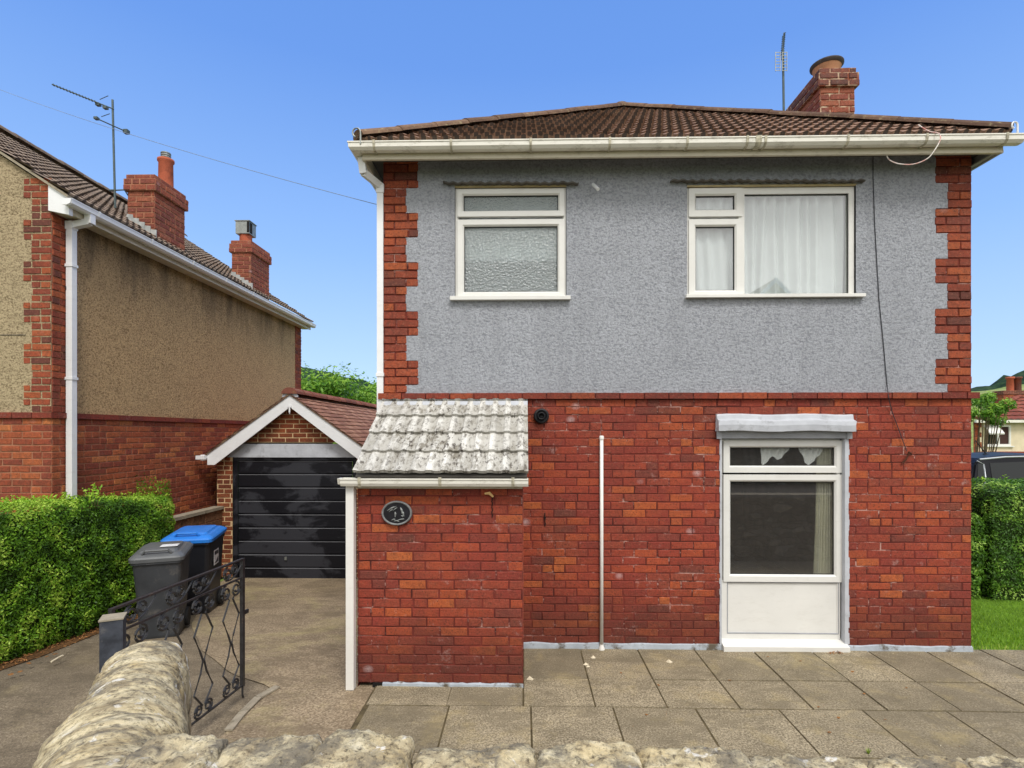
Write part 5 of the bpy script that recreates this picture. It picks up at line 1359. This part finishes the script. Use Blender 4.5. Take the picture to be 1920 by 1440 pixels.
# ------------------------------------------------------------------ distant house right
YF = 25.0; fa = at(1822, 790, YF); fh = thing('distant_house', 'far cream rendered house with red tiled roof, seen right of the house corner', 'house', (fa.x+4, YF, -4.2))
xf0 = at(1826, 0, YF).x; xf1 = xf0+9; zfe = at(0, 791, YF).z
holes = [wrect(1847, 797, 1895, 836, YF)]
mb = MB(); holed_panel(mb, xf0, xf1, -4.2, zfe, holes, YF, 1); mb.face([(xf0, YF, -4.2), (xf0+6.3, YF+7, -4.2), (xf0+6.3, YF+7, zfe), (xf0, YF, zfe)]); mb.face([(xf1, YF, -4.2), (xf1, YF+7, -4.2), (xf1, YF+7, zfe), (xf1, YF, zfe)]); mb.face([(xf0+6.3, YF+7, -4.2), (xf1, YF+7, -4.2), (xf1, YF+7, zfe), (xf0+6.3, YF+7, zfe)])
mb.build('wall', M['cream_render'], fh)
mb = MB(); brickwork(mb, (0, YF, 0), (1, 0, 0), (0, -1, 0), at(0, 846, YF).z, zfe-.05, lambda k, z: [(xf0-.02, xf0+(.34 if (k//3) % 2 else .2))], dep=.012); mb.build('quoins', [M['brick_n'], M['mortar_n']], fh)
zb_ = at(0, 846, YF).z; mb = MB(); mb.box(xf0-.02, xf1, YF-.06, YF, zb_-.1, zb_+.02); mb.build('string_course', M['brick_n'], fh)
a, b, c, d = holes[0]
mb = MB(); bar_frame(mb, a, b, c, d, YF-.02, YF+.08, .08); xm = a+(b-a)*.52; mb.box(xm-.05, xm+.05, YF-.015, YF+.06, c+.05, d-.05); mb.box(a+.05, xm-.05, YF-.015, YF+.06, c+(d-c)*.72, c+(d-c)*.72+.07)
wf = mb.build('window', M['upvc'], fh)
mb = MB(); mb.box(xm+.05, b-.08, YF+.03, YF+.05, c+.08, d-.08); mb.build('blind', M['blind'], wf)
mb = MB(); mb.box(a+.06, xm-.05, YF+.03, YF+.05, c+.06, c+(d-c)*.72); mb.build('pane', M['car_glass'], wf)
mb = MB(); mb.obox(Vector((a-.08, YF-.35, d-.42)), Vector((xm-a+.05, 0, 0)), Vector((0, .33, .36)), Vector((0, -.02, .05))); mb.build('casement', M['upvc'], wf)
mb = MB(); mb.box(a-.1, b+.1, YF-.08, YF, c-.05, c); mb.build('sill', M['upvc'], wf)
ev = .25; pf_ = .6; rxl = xf0-.1; hf = 3.6
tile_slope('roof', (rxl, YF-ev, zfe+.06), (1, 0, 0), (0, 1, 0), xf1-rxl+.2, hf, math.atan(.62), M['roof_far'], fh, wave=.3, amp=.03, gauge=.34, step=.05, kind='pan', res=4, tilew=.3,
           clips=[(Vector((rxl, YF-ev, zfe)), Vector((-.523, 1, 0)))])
mb = MB(); mb.face([(rxl, YF-ev, zfe+.04), (rxl+hf/.523, YF-ev+hf, zfe+.04+.62*hf), (rxl+6.4, YF-ev+2*hf, zfe+.04)]); mb.face([(rxl+6.4, YF-ev+2*hf, zfe+.04), (rxl+hf/.523, YF-ev+hf, zfe+.04+.62*hf), (xf1+.2, YF-ev+hf, zfe+.04+.62*hf), (xf1+.2, YF-ev+2*hf, zfe+.04)]); mb.build('roof', M['roof_far'], fh)
mb = MB(); ridge_tiles(mb, (rxl, YF-ev, zfe+.1), (rxl+hf/.523, YF-ev+hf, zfe+.1+.62*hf), .13); mb.build('ridge_tiles', M['roof_far'], fh)
mb = MB(); mb.box(rxl-.05, xf1+.2, YF-ev-.08, YF-ev+.02, zfe-.06, zfe+.06); mb.build('gutter', M['gutter'], fh)
yc_ = YF+1.5; ca = at(1882, 0, yc_); cb = at(1921, 0, yc_); 
chf = stack('chimney', ca.x, cb.x, yc_, yc_+.6, zfe+.5, at(0, 735, yc_).z, .2, fh, M['brick_n'], M['brick_cap'], M['mortar_n'])
zc_ = at(0, 735, yc_).z
for px, m_ in ((1894, 'terracotta'), (1908, 'brick_cap')):
    p = at(px, 0, yc_+.3); mb = MB(); hh_ = at(0, 711, yc_).z - zc_
    mb.lathe((p.x, p.y, zc_-.05), [(.15, 0), (.14, hh_-.02), (.18, hh_), (.18, hh_+.08), (.1, hh_+.08)], 14); mb.build('chimney_pot', M[m_], chf, smooth=True)

# ------------------------------------------------------------------ car (rear to the left)
def car():
    x0 = 7.97; y0 = 10.0; z0 = -.05
    c = thing('parked_car', 'black estate car parked behind the right hedge, roof aerial raised', 'car', (x0+2.2, y0+.9, z0))
    # side outline (x from the tail, z)
    prof_ = [(.0, .45), (-.02, .75), (.03, 1.0), (.10, 1.08), (.30, 1.50), (.42, 1.60), (.9, 1.66), (1.8, 1.68), (2.6, 1.62), (3.25, 1.14), (4.2, 1.0), (4.45, .8), (4.5, .45), (4.3, .3), (.15, .3)]
    ws = {0: .84, 1: .88, 2: .88, 3: .86, 4: .70, 5: .64, 6: .62, 7: .62, 8: .62, 9: .80, 10: .80, 11: .78, 12: .78, 13: .84, 14: .84}
    mb = MB(); n = len(prof_)
    for s_ in (-1, 1):
        for i, (x, z) in enumerate(prof_): mb.v.append((x0+x, y0+.9+s_*ws[i], z0+z))
    mb.idx(0, [(i, (i+1) % n, n+(i+1) % n, n+i) for i in range(n)])
    for s_ in (0, n):
        low = [0, 1, 2, 3, 9, 10, 11, 12, 13, 14]; up_ = [3, 4, 5, 6, 7, 8, 9]
        mb.idx(0, [tuple(s_+i for i in low), tuple(s_+i for i in up_)])
    body = mb.build('body', M['car_paint'], c)
    bm = bmesh.new(); bm.from_mesh(body.data); bmesh.ops.recalc_face_normals(bm, faces=bm.faces); bmesh.ops.bevel(bm, geom=[e for e in bm.edges], offset=.03, segments=2, affect='EDGES', clamp_overlap=True)
    bm.to_mesh(body.data); bm.free()
    # side glass follows the tumblehome
    def side(x, z, o=.006): 
        t_ = max(0, min(1, (z-1.08)/(1.60-1.08))); w_ = .86 + (.64-.86)*t_
        return (x0+x, y0+.9-w_-o-.004, z0+z)
    for poly in ([(.34, 1.13), (.22, 1.13), (.36, 1.50), (.48, 1.53)], [(.50, 1.13), (.58, 1.52), (1.30, 1.55), (1.36, 1.13)], [(1.50, 1.13), (1.46, 1.55), (2.3, 1.53), (2.75, 1.13)]):
        mb = MB(); mb.prism([side(x, z) for x, z in poly], (0, .004, 0)); mb.build('side_window', M['car_glass'], c)
    mb = MB(); mb.tube([side(.42, 1.585, .0), side(.9, 1.63, .0), side(1.8, 1.65, .0), side(2.5, 1.60, .0)], .018, 6); mb.build('roof_rail', M['silver'], c)
    mb = MB(); mb.tube([side(.36, 1.56), side(.46, 1.5), side(.4, 1.2), side(.3, 1.1)], .012, 5); mb.build('trim', M['silver'], c)
    mb = MB(); p = Vector((x0+.95, y0+.75, z0+1.67)); mb.tube([p, p+Vector((-.2, 0, .26))], [.012, .006], 6); mb.lathe(tuple(p-Vector((0, 0, .02))), [(.06, 0), (.05, .02), (.0, .035)], 10); mb.build('roof_aerial', M['rubber'], c)
    mb = MB(); mb.prism([(x0-.01, y0+.06, z0+.85), (x0+.25, y0+.02, z0+.88), (x0+.27, y0+.02, z0+1.02), (x0+.02, y0+.06, z0+1.05)], (0, -.02, 0)); mb.build('tail_light', simple('tail_light_red', (.25, .01, .01), .2), c)
    for xw in (.85, 3.55):
        w_ = MB(); w_.lathe((x0+xw, y0+.10, z0+.33), [(.20, -.0), (.32, .0), (.34, .03), (.34, .19), (.32, .22), (.2, .22)], 28, axis='Y'); wh = w_.build('wheel', M['tyre'], c, smooth=False)
        w_ = MB(); w_.lathe((x0+xw, y0+.12, z0+.33), [(0, .0), (.06, -.01), (.19, .01), (.21, .03)], 20, axis='Y'); w_.build('rim', M['silver'], wh)
    mb = MB(); mb.prism([(x0+2.9, y0-.02, z0+1.1), (x0+3.05, y0-.02, z0+1.1), (x0+3.03, y0-.02, z0+1.25), (x0+2.9, y0-.02, z0+1.25)], (0, -.15, 0)); mb.build('wing_mirror', M['car_paint'], c)
car()

# ------------------------------------------------------------------ wheelie bins
def wheelie(name, label, loc, rz, bm_, lm_, W_=.56, Dp=.66, Hh=.93, sticker=None):
    b = thing(name, label, 'bin', loc, None, rz)
    mb = MB(); rings = [(.0, .80, .74), (.03, .82, .76), (.55, .92, .90), (.86, 1.0, 1.0), (.862, 1.05, 1.04), (.93, 1.06, 1.05), (.932, 1.0, 1.0)]
    def ring(z, sw, sd):
        w_, d_ = W_/2*sw, Dp/2*sd; c_ = .05; back = Dp*.02
        pts = []
        for (cx_, cy_, a0) in ((w_-c_, -d_+c_, -90), (w_-c_, d_-c_, 0), (-w_+c_, d_-c_, 90), (-w_+c_, -d_+c_, 180)):
            for q in range(4):
                an = radians(a0 + q*30); pts.append((cx_+c_*cos(an), cy_+c_*sin(an) + (1-sd)*Dp*.35, z*Hh/.93))
        return pts
    for r_ in rings: mb.v += ring(*r_)
    m = 16; mb.idx(0, [(j*m+i, j*m+(i+1) % m, (j+1)*m+(i+1) % m, (j+1)*m+i) for j in range(len(rings)-1) for i in range(m)] + [tuple(range(m))[::-1]])
    body = mb.build('body', bm_, b, local=True)
    if sticker == 'side':
        s = MB(); s.box(W_/2*.985, W_/2*.985+.003, -.13, .05, .58, .76, 0)
        s.box(W_/2*.985+.003, W_/2*.985+.004, -.115, .035, .70, .745, 1); s.prism([(W_/2*.985+.0032, -.11, .60), (W_/2*.985+.0032, .03, .60), (W_/2*.985+.0032, .03, .67), (W_/2*.985+.0032, -.04, .63)], (.001, 0, 0), 1)
        s.build('sticker', [M['sticker'], M['sticker_dark']], body, local=True)
    if sticker == 'lid':
        s = MB(); s.box(-.2, -.13, -Dp/2*.99-.004, -Dp/2*.99, .80, .815); s.build('label', M['sticker'], body, local=True)
    # lid: domed with raised panel and lip
    mb = MB(); zl = Hh+.005
    L_ = [(zl-.03, 1.12, 1.10), (zl+.005, 1.13, 1.11), (zl+.02, 1.08, 1.06), (zl+.045, .93, .90), (zl+.05, .80, .78), (zl+.068, .74, .70), (zl+.075, .4, .4)]
    for (z, sw, sd) in L_:
        w_, d_ = W_/2*sw, Dp/2*sd; c_ = .06*min(1, sw)
        for (cx_, cy_, a0) in ((w_-c_, -d_+c_, -90), (w_-c_, d_-c_, 0), (-w_+c_, d_-c_, 90), (-w_+c_, -d_+c_, 180)):
            for q in range(4):
                an = radians(a0+q*30); yy = cy_+c_*sin(an); mb.v.append((cx_+c_*cos(an), yy, z + .03*(yy/Dp)))
    mb.idx(0, [(j*m+i, j*m+(i+1) % m, (j+1)*m+(i+1) % m, (j+1)*m+i) for j in range(len(L_)-1) for i in range(m)] + [tuple(range((len(L_)-1)*m, len(L_)*m))])
    lid = mb.build('lid', lm_, b, local=True, smooth=False)
    mb = MB(); mb.tube([(-.13, -Dp/2*.9, zl+.03), (-.10, -Dp/2*.95, zl+.065), (.10, -Dp/2*.95, zl+.065), (.13, -Dp/2*.9, zl+.03)], .014, 8); mb.build('grip', lm_, lid, local=True)
    if sticker == 'lid':
        s = MB(); s.box(.0, .16, -.12, -.0, zl+.076, zl+.080); s.build('sticker', M['sticker'], lid, local=True)
    mb = MB(); mb.tube([(-W_*.46, Dp/2*1.05, Hh-.02), (-W_*.46, Dp/2*1.22, Hh+.03), (W_*.46, Dp/2*1.22, Hh+.03), (W_*.46, Dp/2*1.05, Hh-.02)], .015, 8); mb.build('handle', bm_, b, local=True)
    for s_ in (-1, 1):
        mb = MB(); k = 0
        mb.tube([(s_*W_*.40, Dp*.40, .10), (s_*W_*.48, Dp*.40, .10)], .10, 18); mb.build('wheel', M['tyre'], b, local=True)
    return b
gpos = onground(312, 1186, -.10); bpos = onground(372, 1150, -.15)
wheelie('wheelie_bin', 'dark grey wheelie bin with grey lid, nearer of the two beside the hedge', (-3.84, 5.72, gz(-4, 5.72)-.004), radians(22), M['bin_grey'], M['bin_lid'], .44, .52, .86, 'lid')
wheelie('wheelie_bin', 'black wheelie bin with bright blue lid, by the low block wall', (-4.06, 6.66, gz(-4, 6.66)-.004), radians(14), M['bin_black'], M['bin_blue'], .50, .62, .94, 'side')

# ------------------------------------------------------------------ iron gate and its post
gA = Vector((-2.235, 2.90, .10)); gB = Vector((-2.135, 4.11, .10)); gl_ = (gB-gA).length
GA = math.atan2((gB-gA).y, (gB-gA).x)
gt = thing('iron_gate', 'black wrought iron gate with scrolls, standing open on the driveway', 'gate', tuple(gA), None, GA)
def G(u, z, o=0): return (u, o, z)
mb = MB(); gh = .97
mb.box(-.0, gl_, -.012, .012, gh-.012, gh); mb.box(0, gl_, -.006, .006, gh-.15, gh-.138); mb.box(0, gl_, -.006, .006, 0.0, .012)
mb.box(0, .022, -.011, .011, 0, gh-.012); mb.box(gl_-.026, gl_, -.013, .013, -.0, gh-.012)
mb.build('frame', M['blackgate'], gt, local=True)
mb = MB(); mb.tube([G(gl_-.012, .0), G(gl_-.012, -.07), G(gl_-.0, -.09)], .008, 6); mb.cbox(gl_+.03, 0, .55, .06, .014, .03); mb.build('drop_bolt', M['blackgate'], gt, local=True)
def spiral(mb, c, r0, start, turns, d=1, rad=.0068):
    pts = []
    n = 22
    for i in range(n+1):
        t_ = i/n; a = start + d*turns*2*pi*t_; r_ = r0*(1-.72*t_); pts.append(G(c[0]+r_*cos(a), c[1]+r_*sin(a)))
    mb.tube(pts, rad, 6)
npair = 4; pit_ = gl_/npair
for q in range(npair):
    cx_ = pit_*(q+.5); zt_ = gh-.15
    mb = MB()
    for s_ in (-1, 1):
        c = (cx_+s_*.06, zt_-.06); spiral(mb, c, .056, pi/2, 1.7, -s_, .0075)
        z1_ = zt_-.14
        mb.tube([G(cx_+s_*.045, zt_-.095), G(cx_+s_*.02, zt_-.12), G(cx_+s_*.095, z1_-.11), G(cx_+s_*.03, z1_-.24), G(cx_+s_*.006, z1_-.30), G(cx_+s_*.03, z1_-.38), G(cx_+s_*.095, z1_-.50), G(cx_+s_*.012, z1_-.60), G(cx_+s_*.02, .085)], .0072, 6)
        spiral(mb, (cx_+s_*.05, .056), .045, -pi/2, 1.6, s_, .0075)
    mb.build('scroll_bar', M['blackgate'], gt, local=True)
for (u0, d_) in ((.10, 1), (.42, 1), (.66, -1), (.98, 1)):
    mb = MB(); spiral(mb, (u0+.04, gh-.075), .05, pi/2, 1.7, 1)
    pts = [G(u0+.04+.05*sin(pi*i/9)*0, 0) for i in range(0)]
    for i in range(10):
        t_ = i/9; pts.append(G(u0+.02+.21*t_, gh-.12-.012*sin(pi*t_)+.10*t_**2.2))
    mb.tube(pts, .0055, 6); spiral(mb, (u0+.125, gh-.062), .042, pi*1.2, 1.5, -1)
    mb.build('scroll', M['blackgate'], gt, local=True)
pp_ = at(212, 1160, 2.83); ztp = at(0, 1158, 2.82).z
ps = thing('gate_post', 'square dark metal gate post standing behind the stone pier', 'post', (pp_.x, 2.83, 0), None, radians(28))
mb = MB(); mb.box(-.05, .05, -.05, .05, -.02, ztp); mb.build('post', M['postblue'], ps, local=True)
mb = MB(); mb.box(-.054, .054, -.054, .054, ztp, ztp+.008); mb.build('cap', M['coping'], ps, local=True)

# ------------------------------------------------------------------ front stone wall
def stone(mb, c, sx_, sy_, sz_, seed, n=26, rz=0.0, amp=.05, sq_=.55):
    """rough coping stone: rounded block with fractal surface"""
    k0 = len(mb.v); c = Vector(c); off = Vector((seed*3.7, seed*1.3, seed*.77))
    faces = []; verts = {}
    def vert(p):
        key = (round(p.x*n), round(p.y*n), round(p.z*n))
        if key in verts: return verts[key]
        d = p.copy(); L = (abs(d.x)**8+abs(d.y)**8+abs(d.z)**8)**.125; e = d.normalized(); b = d/max(L, 1e-6)
        q = e.lerp(b, sq_)
        w_ = Vector((q.x*sx_, q.y*sy_, q.z*sz_)); s0 = w_*5 + off
        nn = mnoise.noise(s0)*.9 + mnoise.noise(s0*2.3)*.5 + mnoise.noise(s0*5.1)*.28 + mnoise.noise(s0*11)*.16 + mnoise.noise(s0*23)*.08
        nn -= .75*abs(mnoise.noise(s0*3.7)) + .4*abs(mnoise.noise(s0*9)) - .35
        w_ += e*nn*amp
        x, y = w_.x*cos(rz)-w_.y*sin(rz), w_.x*sin(rz)+w_.y*cos(rz)
        mb.v.append(tuple(c + Vector((x, y, w_.z)))); verts[key] = len(mb.v)-1; return verts[key]
    for ax in range(3):
        for sg in (-1, 1):
            if ax == 2 and sg == -1: continue
            for i in range(n):
                for j in range(n):
                    q_ = []
                    for (a, b) in ((i, j), (i+1, j), (i+1, j+1), (i, j+1)):
                        p = [0, 0, 0]; p[ax] = sg; p[(ax+1) % 3] = -1+2*a/n; p[(ax+2) % 3] = -1+2*b/n; q_.append(vert(Vector(p)))
                    if sg < 0: q_.reverse()
                    mb.f.append(tuple(q_)); mb.mi.append(0); mb.r.append(.5)
ZW = HC-.93
fw_ = thing('stone_wall', 'low rough sandstone wall with lichened top stones, across the foreground', 'wall', (1.4, 1.45, 0))
mb = MB(); mb.box(-1.35, 12, 1.24, 1.60, -.1, ZW-.1); mb.build('rubble_body', M['rubble'], fw_)
# widths measured between the joints
js = [300, 440, 615, 780, 1003, 1190, 1395, 1600, 1795, 2000, 2200, 2420, 2640, 2880, 3100]
tops = [1368, 1378, 1364, 1388, 1386, 1396, 1408, 1412, 1418, 1424, 1424, 1424, 1424, 1424]
seedn = 3
YW = 1.60
for i, (a, b) in enumerate(zip(js, js[1:])):
    xa, xb = at(a, 1400, YW).x, at(b, 1400, YW).x; s_ = (1400-812)/FPX
    zt_ = at((a+b)/2, tops[i], YW-.03).z
    mb = MB(); sz_ = .13
    stone(mb, ((xa+xb)/2, YW-.20, zt_-sz_-.012), (xb-xa)/2+.006, .205, sz_, seedn+i*2.7, 44, rz=U(-.04, .04), amp=.024, sq_=.96)
    mb.build('coping_stone', M['stone'], fw_, smooth=True)
mb = MB(); mb.box(-1.3, 12, 1.25, 1.56, ZW-.14, ZW-.06); mb.build('mortar_bed', M['coping'], fw_)
# return wall with rounded top running up to the gate post
rw = thing('stone_pier', 'thick rounded sandstone wall end with white lichen, in front of the gate', 'wall', (-1.5, 2.1, 0))
def pier():
    A = Vector((-1.0, 1.12, 0)); B = Vector((-1.36, 1.80, 0)); C = Vector((-1.74, 2.50, 0))
    nu, nv = 230, 110; mb = MB(); flow = []
    for i in range(nu+1):
        t_ = i/nu
        p = (1-t_)**2*A + 2*t_*(1-t_)*B + t_**2*C; d = (2*(1-t_)*(B-A) + 2*t_*(C-B)).normalized(); sd2 = Vector((d.y, -d.x, 0))
        L = t_*1.55; endr = 1.0
        if t_ > .90: endr = sqrt(max(0, 1-((t_-.90)/.1)**2))*.999+.001
        wid = (.180 + .012*sin(t_*5)) * (0.55+.45*endr); zt_ = ZW + .035 - .02*t_ - (1-endr)*.10
        for j in range(nv+1):
            v_ = j/nv; an = pi*(-0.0 + v_)
            # profile: vertical sides then half-round top
            if v_ < .2: o = 1.0; zz = -.9*(1-v_/.2)*1 - .0; nx_, nz_ = 1, 0
            elif v_ > .8: o = -1.0; zz = -.9*((v_-.8)/.2); nx_, nz_ = -1, 0
            else:
                a2_ = pi*(v_-.2)/.6; o = cos(a2_); zz = sin(a2_); nx_, nz_ = cos(a2_), sin(a2_)
            zh_ = zt_ - .17 + (.17*zz if zz > 0 else zz*.95)
            lay = mnoise.noise(Vector((L*17 + .9*mnoise.noise(Vector((L*3, v_*3, 1))), v_*1.7, 0)))
            lay2 = mnoise.noise(Vector((L*44 + 1.4*mnoise.noise(Vector((L*4, v_*5, 2))), v_*4, 7)))
            q = Vector((p.x, p.y, zh_)); g_ = mnoise.noise(q*4) + .5*mnoise.noise(q*9.3) + .3*mnoise.noise(q*22) + .18*mnoise.noise(q*45)
            disp = .009*lay + .005*lay2 + .034*g_ - .012*abs(mnoise.noise(q*13))
            dirn = (sd2*nx_ + Vector((0, 0, nz_)) + (d*(1-endr)*.8))
            q2 = q + sd2*o*wid + dirn*disp
            mb.v.append(tuple(q2)); flow.append((L*1.45 + .12*g_, v_*.9, .14*g_))
    w_ = nv+1; mb.idx(0, [(i*w_+j, i*w_+j+1, (i+1)*w_+j+1, (i+1)*w_+j) for i in range(nu) for j in range(nv)] + [tuple(nu*w_+j for j in range(w_))], 0, .5)
    o = mb.build('layered_coping', M['stone_lay'], rw, smooth=True)
    fl = o.data.attributes.new('flow', 'FLOAT_VECTOR', 'POINT')
    fl.data.foreach_set('vector', [c for f in flow for c in f])
pier()

# ------------------------------------------------------------------ small loose things on the ground
random.seed(77)
def debris(name, label, cat, grp, pts, m, s0, s1, flat):
    for (px, py) in pts:
        p = onground(px, py, .014); mb = MB(); s_ = U(s0, s1)
        n = 7; k = len(mb.v); top = []
        for i in range(n):
            a = 2*pi*i/n; r_ = s_*U(.6, 1.1); mb.v.append((p.x+r_*cos(a), p.y+r_*sin(a)*.8, p.z + (U(0, .008) if flat else 0)))
        mb.v.append((p.x, p.y, p.z+(.006 if flat else s_*.7)))
        mb.idx(k, [(i, (i+1) % n, n) for i in range(n)] + [tuple(range(n))[::-1]]); mb.build(name, m, None, label=label, cat=cat, group=grp)
debris('stone_chip', 'small pale stone chip lying on the paving near the house wall', 'stone chip', 'stone chips by the wall', [(1112, 1233), (1098, 1246), (993, 1273), (1254, 1241), (1102, 1250)], M['chip'], .018, .035, False)
debris('dead_leaf', 'small brown dead leaf lying on the paving slabs', 'leaf', 'dead leaves on the slabs', [(1164, 1262), (1212, 1340), (1555, 1374), (1535, 1326), (1620, 1302), (1598, 1260), (1440, 1232), (1368, 1276), (1310, 1304), (1700, 1290), (1572, 1346), (1235, 1285), (1500, 1240), (1660, 1350)], M['dead_leaf'], .008, .018, True)
debris('dead_leaf', 'brown dead leaf lying under the left hedge beside the driveway', 'leaf', 'dead leaves under the hedge', [(20+17*i, 1266-9*i+U(-6, 6)) for i in range(14)], M['dead_leaf'], .015, .03, True)
mb = MB()
for _ in range(900):
    x = U(-1.9, 6); y = U(3.3, 5.08) if x > 0 else U(1.8, 4.2)
    if R() < .4: y = 5.08 - abs(random.gauss(0, .06)); x = U(0, 4.6)
    q = Vector((x, y, .0135)); leaf(mb, q, Vector((U(-.6, .6), U(-.6, .6), 1)), U(.002, .006), 0 if R() < .6 else 1, R())
mb.build('grit', [M['dead_leaf'], M['chip']], None, kind='stuff')
mb = MB(); a = onground(96, 1241, .01); b = onground(118, 1229, .01); mb.tube([a, a.lerp(b, .5)+Vector((0, .01, .004)), b], .008, 6); mb.build('white_stick', M['chip'], None, label='short white stick on the driveway below the left hedge', cat='stick')
mb = MB(); p = onground(1628, 1414, .01)
for _ in range(26):
    a = U(0, 2*pi); d = Vector((cos(a)*U(.1, .9), sin(a)*U(.1, .9), 1)).normalized()*U(.02, .05); l = Vector((cos(a+1.5), sin(a+1.5), 0))*.004
    mb.face([p-l, p+l, p+d], 0, R())
mb.build('weed', M['grass'], None, label='tuft of green weed growing in a slab joint near the front', cat='weed')
mb = MB(); p = onground(1565, 1224, .01)
for _ in range(60):
    q = p + Vector((U(-.09, .06), U(-.05, .03), U(0, .02))); leaf(mb, q, Vector((U(-1, 1), U(-1, 1), 1)), U(.008, .018), 0, R())
mb.build('dry_leaves', M['dead_leaf'], None, label='little drift of dry leaves under the window sill corner', cat='leaves', kind='stuff')
mb = MB()
for _ in range(700):
    y = U(3.4, 7); q = Vector((-4.62+U(-.06, .14)*R()*1.3, y, gz(-4.6, y)+U(0, .012))); leaf(mb, q, Vector((U(-1, 1), U(-1, 1), 1.2)), U(.008, .02), 0, R())
mb.build('leaf_litter', M['dead_leaf'], None, kind='stuff')
mb = MB(); ys_ = [1.2, 1.6, 2, 2.6, 3.2, 3.8, 4.3, 5, 6, 7, 7.4]
for y in ys_: mb.v += [(-5.2, y, gz(-5, y)-.006), (-4.52+.03*sin(y*4), y, gz(-4.6, y)-.006)]
mb.idx(0, [(j*2, j*2+1, j*2+3, j*2+2) for j in range(len(ys_)-1)]); mb.build('hedge_bed', M['earth'], kind='structure')

# ------------------------------------------------------------------ across the road (mirrored in the window panes)
ro = thing('retaining_wall', 'rough stone retaining wall across the road, mirrored in the tall window', 'wall', (0, -7, .4))
mb = MB(); mb.box(-25, 30, -7.4, -6.9, .3, 1.9); mb.build('wall', M['rubble'], ro)
mb = MB(); mb.face([(-60, -7.4, 1.85), (60, -7.4, 1.85), (60, -40, 5.5), (-60, -40, 5.5)]); mb.build('bank', M['meadow'], kind='structure')
oh = thing('opposite_house', 'pale house with gable across the road, mirrored in the wide upstairs window', 'house', (16, -20, 3.2))
ga = at(1453, 521, D+23.1); xg = ga.x; zg_ = ga.z
mb = MB(); mb.box(xg-1.6, xg+8, -24, -18.05, 2.8, zg_-1.9)
mb.prism([(xg-1.7, -18.0, zg_-1.9), (xg+1.7, -18.0, zg_-1.9), (xg, -18.0, zg_-.1)], (0, -2.6, 0)); mb.build('wall', M['cream_render'], oh)
mb = MB(); mb.prism([(xg+8.3, -17.7, zg_-1.95), (xg+8.3, -21, zg_-.0), (xg+8.3, -24.3, zg_-1.95)], (-8.3-1.7*0, 0, 0)); 
mb.prism([(xg, -17.9, zg_), (xg+1.9, -17.9, zg_-2.0), (xg+1.9, -17.9, zg_-2.1), (xg, -17.9, zg_-.1)], (0, -2.8, 0)); mb.prism([(xg, -17.9, zg_), (xg-1.9, -17.9, zg_-2.0), (xg-1.9, -17.9, zg_-2.1), (xg, -17.9, zg_-.1)], (0, -2.8, 0)); mb.build('roof', M['roof_n'], oh)
mb = MB()
for s_ in (1, -1): mb.prism([(xg, -17.85, zg_+.02), (xg+s_*1.95, -17.85, zg_-2.0), (xg+s_*1.95, -17.85, zg_-2.25), (xg, -17.85, zg_-.24)], (0, .04, 0))
mb.build('barge_board', M['white'], oh)
